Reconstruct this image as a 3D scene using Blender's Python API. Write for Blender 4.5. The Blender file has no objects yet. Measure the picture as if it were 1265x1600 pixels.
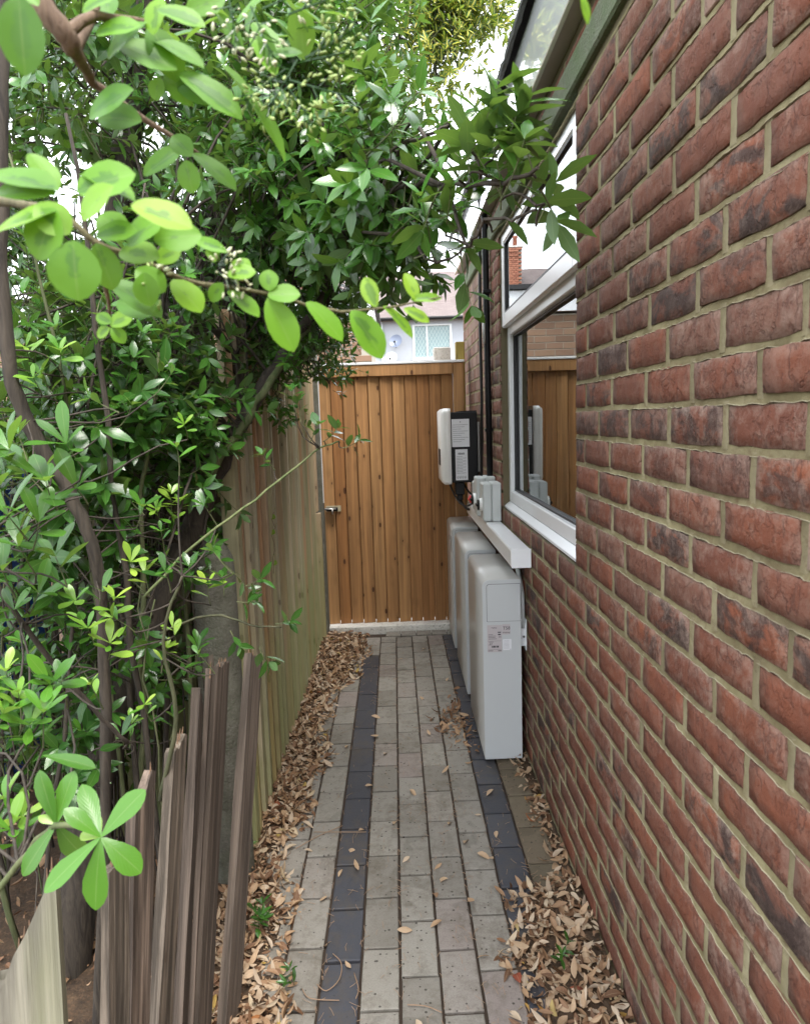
import bpy, math, random
import numpy as np
from mathutils import Vector, Matrix

rnd = random.Random(7)
nrg = np.random.default_rng(11)
S = bpy.context.scene
COL = S.collection
R = math.radians

# ------------------------------------------------------------------ camera
F_PX, CAM_H = 1095.0, 1.42
ROLL, PITCH, YAW = R(1.85), R(7.41), R(.675)
cam_d = bpy.data.cameras.new('camera')
cam = bpy.data.objects.new('camera', cam_d); COL.objects.link(cam)
cam_d.sensor_fit = 'VERTICAL'; cam_d.sensor_height = 24; cam_d.sensor_width = 24
cam_d.lens = 24*F_PX/1600
cam_d.clip_start = .02; cam_d.clip_end = 500
CM = (Matrix.Rotation(-YAW, 3, 'Z') @ Matrix.Rotation(math.pi/2-PITCH, 3, 'X') @ Matrix.Rotation(-ROLL, 3, 'Z'))
cam.matrix_world = Matrix.Translation((0, 0, CAM_H)) @ CM.to_4x4()
cam_d.dof.use_dof = True; cam_d.dof.focus_distance = 2.6; cam_d.dof.aperture_fstop = 7.5
S.camera = cam

# ------------------------------------------------------------------ world, sun, exposure
SUN_EL, SUN_AZ = R(64), R(150)            # high soft sun over the house roof, from behind right
W = bpy.data.worlds.new('World'); S.world = W; W.use_nodes = True
nt = W.node_tree; nt.nodes.clear()
sky = nt.nodes.new('ShaderNodeTexSky'); sky.sky_type = 'NISHITA'; sky.sun_disc = False
sky.sun_elevation = SUN_EL; sky.sun_rotation = SUN_AZ; sky.air_density = 1; sky.dust_density = 3
mixw = nt.nodes.new('ShaderNodeMixRGB'); mixw.inputs[0].default_value = .82
mixw.inputs[2].default_value = (10.6, 11.0, 11.5, 1)      # even cloud cover
bg = nt.nodes.new('ShaderNodeBackground'); bg.inputs[1].default_value = .11
wo = nt.nodes.new('ShaderNodeOutputWorld')
nt.links.new(sky.outputs[0], mixw.inputs[1]); nt.links.new(mixw.outputs[0], bg.inputs[0]); nt.links.new(bg.outputs[0], wo.inputs[0])
sun_d = bpy.data.lights.new('sun', 'SUN'); sun_d.energy = 1.5; sun_d.angle = R(24); sun_d.color = (1, .96, .9)
sun = bpy.data.objects.new('sun', sun_d); COL.objects.link(sun)
sd = Vector((math.sin(SUN_AZ)*math.cos(SUN_EL), math.cos(SUN_AZ)*math.cos(SUN_EL), math.sin(SUN_EL)))
sun.rotation_euler = sd.to_track_quat('Z', 'Y').to_euler()
S.view_settings.view_transform = 'Standard'; S.view_settings.look = 'None'
S.view_settings.exposure = 1.85; S.view_settings.gamma = 1; S.view_settings.use_curve_mapping = False
S.render.engine = 'CYCLES'
S.cycles.use_denoising = True
S.cycles.max_bounces = 8; S.cycles.diffuse_bounces = 4; S.cycles.glossy_bounces = 4
S.cycles.transparent_max_bounces = 12; S.cycles.caustics_reflective = False; S.cycles.caustics_refractive = False
S.cycles.sample_clamp_indirect = 6

# ------------------------------------------------------------------ helpers
def P(px, py, Y=None, X=None, Z=None):
    """World point seen at photo pixel (px,py) at a given distance, wall plane or height."""
    d = CM @ Vector(((px-632.5)/F_PX, -(py-800)/F_PX, -1))
    t = d.y and (Y/d.y if Y is not None else X/d.x if X is not None else (Z-CAM_H)/d.z)
    return Vector((0, 0, CAM_H)) + d*t

def proj(v):
    q = CM.transposed() @ (Vector(v)-Vector((0, 0, CAM_H)))
    if q.z > -.05: return None
    return 632.5+F_PX*q.x/-q.z, 800-F_PX*q.y/-q.z

def tag(o, label=None, cat=None, group=None, kind=None):
    if label: o['label'] = label
    if cat: o['category'] = cat
    if group: o['group'] = group
    if kind: o['kind'] = kind
    return o

def empty(name, loc=(0, 0, 0)):
    o = bpy.data.objects.new(name, None); COL.objects.link(o); o.location = loc
    o.empty_display_size = .1
    return o

def link(name, me, mat=None, parent=None, loc=None, rot=None, scale=None):
    o = bpy.data.objects.new(name, me); COL.objects.link(o)
    if mat and not me.materials: me.materials.append(mat)
    if parent: o.parent = parent
    off = parent.location if (parent and parent.type == 'EMPTY') else Vector()
    if loc is not None: o.location = Vector(loc)-off
    elif off.length: o.location = -off
    if rot: o.rotation_euler = rot
    if scale: o.scale = scale
    return o

class MB:
    def __init__(s): s.v = []; s.f = []; s.sm = []; s.t = []; s.tint = 0.0
    def add(s, vs, fs, smooth=False):
        b = len(s.v); s.v += [tuple(p) for p in vs]; s.f += [tuple(i+b for i in f) for f in fs]; s.sm += [smooth]*len(fs)
        s.t += [s.tint]*len(vs); return s
    def box(s, x0, x1, y0, y1, z0, z1):
        vs = [(x, y, z) for z in (z0, z1) for y in (y0, y1) for x in (x0, x1)]
        return s.add(vs, [(0, 2, 3, 1), (4, 5, 7, 6), (0, 1, 5, 4), (2, 6, 7, 3), (0, 4, 6, 2), (1, 3, 7, 5)])
    def cbox(s, x0, x1, y0, y1, z0, z1, c=.003):
        """box with chamfered edges"""
        X = (x0, x1); Y = (y0, y1); Z = (z0, z1); vs = []; idx = {}
        for i in (0, 1):
            for j in (0, 1):
                for k in (0, 1):
                    sx, sy, sz = (1-2*i)*c, (1-2*j)*c, (1-2*k)*c
                    for a, (dx, dy, dz) in enumerate(((0, sy, sz), (sx, 0, sz), (sx, sy, 0))):
                        idx[i, j, k, a] = len(vs); vs.append((X[i]+dx, Y[j]+dy, Z[k]+dz))
        fs = []
        for i in (0, 1): fs.append([idx[i, 0, 0, 0], idx[i, 1, 0, 0], idx[i, 1, 1, 0], idx[i, 0, 1, 0]][::(1 if i else -1)])
        for j in (0, 1): fs.append([idx[0, j, 0, 1], idx[1, j, 0, 1], idx[1, j, 1, 1], idx[0, j, 1, 1]][::(-1 if j else 1)])
        for k in (0, 1): fs.append([idx[0, 0, k, 2], idx[1, 0, k, 2], idx[1, 1, k, 2], idx[0, 1, k, 2]][::(1 if k else -1)])
        for i in (0, 1):
            for j in (0, 1):
                fs.append([idx[i, j, 0, 0], idx[i, j, 1, 0], idx[i, j, 1, 1], idx[i, j, 0, 1]][::(1 if i == j else -1)])
        for i in (0, 1):
            for k in (0, 1):
                fs.append([idx[i, 0, k, 0], idx[i, 0, k, 2], idx[i, 1, k, 2], idx[i, 1, k, 0]][::(1 if i == k else -1)])
        for j in (0, 1):
            for k in (0, 1):
                fs.append([idx[0, j, k, 1], idx[1, j, k, 1], idx[1, j, k, 2], idx[0, j, k, 2]][::(-1 if j == k else 1)][::-1])
        for i in (0, 1):
            for j in (0, 1):
                for k in (0, 1): fs.append([idx[i, j, k, 0], idx[i, j, k, 1], idx[i, j, k, 2]])
        return s.add(vs, fs)
    def tube(s, pts, rad, n=6, caps=True):
        pts = [Vector(p) for p in pts]
        if not hasattr(rad, '__len__'): rad = [rad]*len(pts)
        vs = []; fs = []; up = None
        for i, p in enumerate(pts):
            t = (pts[min(i+1, len(pts)-1)]-pts[max(i-1, 0)])
            t = t.normalized() if t.length > 1e-9 else Vector((0, 0, 1))
            if up is None: up = t.orthogonal().normalized()
            up = (up-t*up.dot(t))
            up = up.normalized() if up.length > 1e-6 else t.orthogonal().normalized()
            w = t.cross(up)
            for k in range(n):
                a = 2*math.pi*k/n
                vs.append(p+(up*math.cos(a)+w*math.sin(a))*rad[i])
        for i in range(len(pts)-1):
            for k in range(n):
                fs.append((i*n+k, i*n+(k+1) % n, (i+1)*n+(k+1) % n, (i+1)*n+k))
        s.add(vs, fs, n > 4)
        if caps:
            b = len(s.v)-len(vs); e = len(s.v)
            s.f += [tuple(b+k for k in reversed(range(n))), tuple(e-n+k for k in range(n))]; s.sm += [False, False]
        return s
    def prism(s, poly, axis, a, b, smooth=False):
        """extrude 2-D polygon (u,v) along an axis: 'Y' uses (x,z), 'X' uses (y,z), 'Z' uses (x,y)"""
        m = {'Y': lambda u, v, w: (u, w, v), 'X': lambda u, v, w: (w, u, v), 'Z': lambda u, v, w: (u, v, w)}[axis]
        n = len(poly); vs = [m(u, v, a) for u, v in poly]+[m(u, v, b) for u, v in poly]
        s.add(vs, [tuple(range(n)), tuple(range(2*n-1, n-1, -1))])
        b0 = len(s.v)-2*n
        for i in range(n): s.f.append((b0+i, b0+n+i, b0+n+(i+1) % n, b0+(i+1) % n)); s.sm.append(smooth)
        return s
    def build(s, name, mat, parent=None, fix=True, **k):
        me = bpy.data.meshes.new(name); me.from_pydata(s.v, [], s.f)
        me.polygons.foreach_set('use_smooth', s.sm)
        at = me.attributes.new('tint', 'FLOAT', 'POINT'); at.data.foreach_set('value', s.t)
        if fix and len(s.f) < 60000:
            import bmesh
            bm = bmesh.new(); bm.from_mesh(me); bmesh.ops.recalc_face_normals(bm, faces=bm.faces); bm.to_mesh(me); bm.free()
        me.update()
        return link(name, me, mat, parent, **k)

# ------------------------------------------------------------------ node material kit
class NM:
    def __init__(s, name):
        s.m = bpy.data.materials.new(name); s.m.use_nodes = True
        s.t = s.m.node_tree; s.t.nodes.clear()
        s.out = s.n('ShaderNodeOutputMaterial'); s.b = s.n('ShaderNodeBsdfPrincipled')
        s.t.links.new(s.b.outputs[0], s.out.inputs[0])
    def n(s, typ, **k):
        x = s.t.nodes.new(typ)
        for a, v in k.items(): setattr(x, a, v)
        return x
    def l(s, a, b): s.t.links.new(a, b)
    def set(s, sock, v):
        i = s.b.inputs[sock]
        if hasattr(v, 'links'): s.l(v, i)
        else: i.default_value = (*v, 1) if isinstance(v, tuple) and len(v) == 3 else v
        return s
    def inp(s, node, i, v):
        if hasattr(v, 'links'): s.l(v, node.inputs[i])
        else: node.inputs[i].default_value = (*v, 1) if isinstance(v, tuple) and len(v) == 3 and node.inputs[i].type == 'RGBA' else v
    def pos(s): return s.n('ShaderNodeNewGeometry').outputs['Position']
    def gen(s): return s.n('ShaderNodeTexCoord').outputs['Object']
    def rand(s): return s.n('ShaderNodeObjectInfo').outputs['Random']
    def attr(s, name, out='Fac'): return s.n('ShaderNodeAttribute', attribute_name=name).outputs[out]
    def mapv(s, v, scale=(1, 1, 1), rot=(0, 0, 0), addrand=False):
        m = s.n('ShaderNodeMapping'); s.l(v, m.inputs[0]); m.inputs['Scale'].default_value = scale; m.inputs['Rotation'].default_value = rot
        if addrand:
            c = s.n('ShaderNodeCombineXYZ'); k = s.math('MULTIPLY', s.rand(), 37.3)
            for i in range(3): s.l(k, c.inputs[i])
            s.l(c.outputs[0], m.inputs['Location'])
        return m.outputs[0]
    def noise(s, v, scale, detail=4, rough=.55, dist=0):
        x = s.n('ShaderNodeTexNoise'); s.l(v, x.inputs['Vector']); x.inputs['Scale'].default_value = scale
        x.inputs['Detail'].default_value = detail; x.inputs['Roughness'].default_value = rough; x.inputs['Distortion'].default_value = dist
        return x.outputs['Fac']
    def voro(s, v, scale, feature='F1', out='Distance', rnd_=1):
        x = s.n('ShaderNodeTexVoronoi', feature=feature); s.l(v, x.inputs['Vector']); x.inputs['Scale'].default_value = scale
        x.inputs['Randomness'].default_value = rnd_
        return x.outputs[out]
    def math(s, op, a, b=0., c=0., clamp=False):
        x = s.n('ShaderNodeMath', operation=op, use_clamp=clamp)
        s.inp(x, 0, a); s.inp(x, 1, b)
        if op in ('MULTIPLY_ADD',): s.inp(x, 2, c)
        return x.outputs[0]
    def ramp(s, f, stops):
        x = s.n('ShaderNodeValToRGB'); s.l(f, x.inputs[0]); e = x.color_ramp.elements
        while len(e) < len(stops): e.new(.5)
        for i, (p, c) in enumerate(stops):
            e[i].position = p; e[i].color = (c, c, c, 1) if not isinstance(c, tuple) else (*c, 1)
        return x.outputs[0]
    def mix(s, f, a, b, mode='MIX'):
        x = s.n('ShaderNodeMixRGB', blend_type=mode); s.inp(x, 0, f); s.inp(x, 1, a); s.inp(x, 2, b)
        return x.outputs[0]
    def bump(s, h, strength=.5, dist=.002, prev=None):
        x = s.n('ShaderNodeBump'); s.inp(x, 'Height', h); x.inputs['Strength'].default_value = strength; x.inputs['Distance'].default_value = dist
        if prev: s.l(prev, x.inputs['Normal'])
        return x.outputs[0]

def flat(name, col, rough=.5, metal=0, spec=.5, dirt=.0, bump=0):
    m = NM(name)
    if dirt:
        n = m.noise(m.pos(), 9, 5, .6); n2 = m.noise(m.pos(), 160, 2)
        f = m.math('MULTIPLY', m.ramp(n, [(.45, 0.), (.8, 1.)]), dirt)
        c = m.mix(f, col, (.25, .23, .17)); c = m.mix(m.math('MULTIPLY', m.ramp(n2, [(.62, 0.), (.7, 1.)]), dirt), c, (.3, .27, .2)); m.set('Base Color', c)
        m.set('Roughness', m.math('MULTIPLY_ADD', n, .2, rough-.1))
    else: m.set('Base Color', col); m.set('Roughness', rough)
    m.set('Metallic', metal); m.set('Specular IOR Level', spec)
    if bump: m.set('Normal', m.bump(m.noise(m.pos(), 260, 3), bump, .001))
    return m.m

# --- brick
def brick_mat():
    m = NM('handmade_red_brick'); p = m.mapv(m.pos(), addrand=True)
    r = m.rand()
    base = m.ramp(r, [(0, (.170, .050, .026)), (.25, (.220, .066, .031)), (.5, (.150, .049, .029)), (.75, (.180, .065, .036)), (.92, (.130, .051, .035)), (1, (.16, .077, .053))])
    n1 = m.noise(p, 14, 5, .6); base = m.mix(m.ramp(n1, [(.35, 0.), (.7, .6)]), base, (.085, .030, .022))
    base = m.mix(m.math('MULTIPLY', m.noise(p, 70, 4, .7), .45), base, (.19, .077, .044))
    # burnt purple-blue flashing on some bricks
    burn = m.math('MULTIPLY', m.ramp(m.noise(m.mapv(m.pos(), (1, .8, 1.4), addrand=True), 11, 5, .65, .6), [(.47, 0.), (.56, 1.)]), m.ramp(m.math('FRACT', m.math('MULTIPLY', r, 7.3)), [(.60, 0.), (.9, .9)]))
    base = m.mix(burn, base, (.042, .029, .025))
    # lime bloom, gathered towards the arrises
    oc = m.n('ShaderNodeSeparateXYZ'); m.l(m.gen(), oc.inputs[0])
    ey = m.math('MULTIPLY', m.math('ABSOLUTE', oc.outputs[1]), 9.3); ez = m.math('MULTIPLY', m.math('ABSOLUTE', oc.outputs[2]), 30.5)
    edge = m.math('MAXIMUM', m.math('POWER', ey, 4), m.math('POWER', ez, 3))
    bn = m.noise(p, 42, 8, .8, .3); big = m.noise(p, 9, 3, .6)
    bl = m.ramp(m.math('ADD', m.math('MULTIPLY', edge, .13), m.math('ADD', m.math('MULTIPLY', bn, .72), m.math('MULTIPLY', big, .32))), [(.50, 0.), (.70, 1.)])
    bl = m.math('MULTIPLY', bl, m.math('MULTIPLY_ADD', m.math('FRACT', m.math('MULTIPLY', r, 3.7)), .50, .18))
    base = m.mix(bl, base, (.33, .245, .195))
    cr = m.noise(m.mapv(p, (1, 1.3, 1), (R(30), 0, 0)), 15, 4, .6, .25)
    ridge = m.ramp(m.math('ABSOLUTE', m.math('SUBTRACT', cr, .5)), [(0, 0.), (.035, 1.)])
    cr2 = m.noise(m.mapv(p, (1, 1, 1.6), (R(-20), 0, 0)), 28, 4, .7, .3)
    ridge2 = m.ramp(m.math('ABSOLUTE', m.math('SUBTRACT', cr2, .47)), [(0, 0.), (.03, 1.)])
    on = m.ramp(big, [(.42, 0.), (.55, 1.)])
    base = m.mix(m.math('MULTIPLY', m.math('SUBTRACT', 1, ridge), m.math('MULTIPLY', on, .45)), base, (.055, .022, .018))
    m.set('Base Color', base); m.set('Roughness', .82); m.set('Specular IOR Level', .3)
    h = m.bump(ridge, .55, .004); h = m.bump(ridge2, .4, .0022, h)
    h = m.bump(m.noise(p, 38, 7, .75), .9, .006, h); h = m.bump(m.noise(p, 210, 4, .8), .55, .0018, h)
    m.set('Normal', h); return m.m

def mortar_mat(name='lime_mortar', c=((.17, .145, .072), (.25, .215, .115), (.33, .295, .170))):
    m = NM(name); p = m.pos()
    n = m.noise(p, 10, 6, .65)
    col = m.ramp(n, [(.3, c[0]), (.5, c[1]), (.72, c[2])])
    col = m.mix(m.math('MULTIPLY', m.attr('tint'), .85), col, (.50, .45, .32))  # tint paints the bright rim where the joint lip catches light from above
    col = m.mix(m.ramp(m.noise(p, 2.3, 5, .7), [(.42, .0), (.68, .65)]), col, (.085, .062, .035)); col = m.mix(m.ramp(m.noise(p, 36, 4, .7), [(.55, 0.), (.75, .6)]), col, (.12, .07, .04))
    m.set('Base Color', col); m.set('Roughness', .9); m.set('Specular IOR Level', .2)
    h = m.bump(m.noise(p, 110, 6, .8), 1, .004); m.set('Normal', m.bump(m.noise(p, 420, 2, .7), .5, .0015, h)); return m.m

def wood_mat(name, cols, grain=(38, 38, 1.6), knots=.7, knotcol=(.05, .02, .01), algae=0, rough=.65, bumpd=.0015, axis='pos', dark=(.35, .55), streak=.5, fray=0.):
    m = NM(name); v = m.pos() if axis == 'pos' else m.gen()
    p = m.mapv(v, addrand=True)
    g = m.noise(m.mapv(v, grain, addrand=True), 1, 6, .6, .45)
    ring = m.noise(m.mapv(v, (grain[0]*4, grain[1]*4, grain[2]*1.5), addrand=True), 1, 3, .6, .4)
    base = m.ramp(m.rand(), [(i/(len(cols)-1) if len(cols) > 1 else 0, c) for i, c in enumerate(cols)])
    dk = m.mix(1, base, (dark[0],)*3, 'MULTIPLY')
    c = m.mix(m.math('MULTIPLY', m.ramp(g, [(.42, 1.), (.66, 0.)]), streak), base, dk)
    c = m.mix(m.math('MULTIPLY', m.ramp(ring, [(.5, 0.), (.62, 1.)]), .25), c, dk)
    if knots:
        kv = m.mapv(v, (17, 17, 7.5), addrand=True)
        d = m.voro(kv, 1); kc = m.voro(kv, 1, 'F1', 'Color')
        sep = m.n('ShaderNodeSeparateColor'); m.l(kc, sep.inputs[0])
        on = m.math('GREATER_THAN', sep.outputs[0], .30)
        size = m.math('MULTIPLY_ADD', sep.outputs[1], .12, .05)
        k = m.math('MULTIPLY', m.math('LESS_THAN', d, size), on)
        halo = m.math('MULTIPLY', m.ramp(d, [(.05, 1.), (.38, 0.)]), on)
        c = m.mix(m.math('MULTIPLY', halo, .45), c, dk); c = m.mix(m.math('MULTIPLY', k, knots), c, knotcol)
    if algae:
        z = m.n('ShaderNodeSeparateXYZ'); m.l(m.pos(), z.inputs[0])
        hz = m.math('SUBTRACT', 1.15, z.outputs[2], clamp=True)
        a = m.ramp(m.math('MULTIPLY', m.math('ADD', hz, .55), m.noise(m.mapv(v, (6, 6, 1.2), addrand=True), 1, 5, .65)), [(.42, 0.), (.68, 1.)])
        c = m.mix(m.math('MULTIPLY', a, algae), c, (.25, .28, .10))
    m.set('Base Color', c); m.set('Roughness', rough); m.set('Specular IOR Level', .3)
    h = m.bump(g, .5, bumpd); h = m.bump(ring, .35, bumpd*.6, h)
    if fray: h = m.bump(m.noise(m.mapv(v, (150, 150, 4), addrand=True), 1, 5, .7, .2), fray, .004, h)
    m.set('Normal', h); return m.m

def paver_mat(name, cols, light=(.36, .34, .30), spots=1., wet=0):
    m = NM(name); p = m.mapv(m.pos(), addrand=True)
    base = m.ramp(m.rand(), [(i/(len(cols)-1), c) for i, c in enumerate(cols)])
    n = m.noise(m.pos(), 5, 6, .65); base = m.mix(m.ramp(n, [(.35, .0), (.7, .35)]), base, light)
    base = m.mix(m.math('MULTIPLY', m.noise(p, 190, 3, .8), .35), base, m.mix(1, base, (.5, .5, .5), 'MULTIPLY'))
    st = m.ramp(m.noise(p, 9, 4, .5, .5), [(.60, 0.), (.63, 1.)])
    base = m.mix(m.math('MULTIPLY', st, .30*spots), base, m.mix(1, base, (.42, .42, .40), 'MULTIPLY'))
    v = m.voro(p, 75); vc = m.voro(p, 75, 'F1', 'Color'); sep = m.n('ShaderNodeSeparateColor'); m.l(vc, sep.inputs[0])
    hole = m.math('MULTIPLY', m.math('LESS_THAN', v, m.math('MULTIPLY', sep.outputs[1], .3)), m.math('GREATER_THAN', sep.outputs[0], .60))
    base = m.mix(m.math('MULTIPLY', hole, .78*spots), base, (.03, .027, .022))
    dirt = m.ramp(m.math('ADD', m.math('MULTIPLY', m.noise(m.pos(), 26, 5, .75), .6), m.math('MULTIPLY', m.noise(m.pos(), 3.2, 4, .6), .45)), [(.50, 0.), (.68, 1.)])
    base = m.mix(m.math('MULTIPLY', dirt, .6), base, (.10, .078, .052))
    gr = m.noise(m.pos(), 330, 3, .8); base = m.mix(m.math('MULTIPLY', m.ramp(gr, [(.5, 0.), (.62, 1.)]), .3), base, (.09, .075, .06)); m.set('Base Color', base); m.set('Roughness', .8-.25*wet); m.set('Specular IOR Level', .35)
    h = m.bump(m.noise(p, 120, 5, .75), .55, .002); h = m.bump(m.math('MULTIPLY', hole, -1), .5, .002, h)
    m.set('Normal', h); return m.m

def leaf_mat(name, dark, bright, young=(.30, .46, .05), rough=.32, trans=.28, varieg=0, rib=.5, margin=None):
    m = NM(name); t = m.attr('tint'); uv = m.n('ShaderNodeUVMap').outputs[0]
    sp = m.n('ShaderNodeSeparateXYZ'); m.l(uv, sp.inputs[0])
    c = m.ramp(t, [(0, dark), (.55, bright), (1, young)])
    nz = m.noise(m.pos(), 28, 3); c = m.mix(m.math('MULTIPLY', nz, .4), c, m.mix(1, c, (.55, .6, .5), 'MULTIPLY'))
    ax = m.math('ABSOLUTE', m.math('SUBTRACT', sp.outputs[0], .5))
    if varieg:
        dv = m.math('MULTIPLY', m.math('ABSOLUTE', m.math('SUBTRACT', sp.outputs[1], .45)), .55)
        dd = m.math('ADD', m.math('MULTIPLY_ADD', m.noise(m.pos(), 95, 4, .7, .6), .55, m.math('MAXIMUM', ax, dv)), m.math('MULTIPLY', m.noise(m.pos(), 17, 1), .55))
        c = m.mix(m.math('MULTIPLY', m.ramp(dd, [(.645, 1.), (.69, 0.)]), varieg), c, (.030, .115, .025))
    if margin:
        dd = m.math('MULTIPLY_ADD', m.noise(m.pos(), 120, 2, .6), .3, ax)
        c = m.mix(m.ramp(dd, [(.30, 1.), (.36, 0.)]), c, margin)
    ribm = m.math('MULTIPLY', m.ramp(ax, [(.0, 1.), (.035, 0.)]), rib)
    c = m.mix(ribm, c, m.mix(.5, c, (.34, .42, .16)))
    bf = m.n('ShaderNodeNewGeometry').outputs['Backfacing']
    c = m.mix(m.math('MULTIPLY', bf, .55), c, m.mix(.5, c, (.17, .24, .11)))
    m.set('Base Color', c); m.set('Roughness', m.math('MULTIPLY_ADD', bf, .25, rough)); m.set('Specular IOR Level', .5)
    vein = m.math('SINE', m.math('MULTIPLY', m.math('ADD', m.math('MULTIPLY', sp.outputs[1], 9), m.math('MULTIPLY', ax, -7)), 6.283))
    m.set('Normal', m.bump(m.noise(m.pos(), 60, 3, .6), .2, .002) if varieg else m.bump(vein, .07, .0008))
    tr = m.n('ShaderNodeBsdfTranslucent'); m.l(m.mix(.55, c, (.30, .50, .05)), tr.inputs[0])
    mx = m.n('ShaderNodeMixShader'); mx.inputs[0].default_value = trans
    m.l(m.b.outputs[0], mx.inputs[1]); m.l(tr.outputs[0], mx.inputs[2]); m.l(mx.outputs[0], m.out.inputs[0])
    return m.m

def bark_mat(name, a, b, sc=1.):
    m = NM(name); p = m.pos()
    n = m.noise(m.mapv(p, (60*sc, 60*sc, 9*sc)), 1, 6, .65, .8)
    m.set('Base Color', m.mix(m.math('MULTIPLY', m.attr('tint'), 1), m.ramp(n, [(.35, a), (.65, b)]), m.ramp(n, [(.35, (.07, .10, .03)), (.65, (.15, .17, .07))])))
    m.set('Roughness', .85); m.set('Normal', m.bump(n, .8, .004)); return m.m

def concrete_mat(name, a, b, rough=.85, sc=1., moss=0):
    m = NM(name); p = m.pos(); n = m.noise(p, 14*sc, 6, .7)
    c = m.ramp(n, [(.3, a), (.7, b)])
    c = m.mix(m.math('MULTIPLY', m.ramp(m.noise(p, 70*sc, 4, .7), [(.55, 0.), (.68, 1.)]), .6), c, (.06, .055, .04))
    if moss: c = m.mix(m.ramp(m.noise(p, 9, 6, .7), [(.35, moss), (.75, 0.)]), c, (.085, .13, .05))
    v = m.voro(p, 130*sc); c = m.mix(m.math('MULTIPLY', m.ramp(v, [(.15, 1.), (.45, 0.)]), .35), c, b); m.set('Base Color', c); m.set('Roughness', rough); m.set('Normal', m.bump(v, .5, .003, m.bump(m.noise(p, 120*sc, 6, .75), .9, .005))); return m.m

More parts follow.
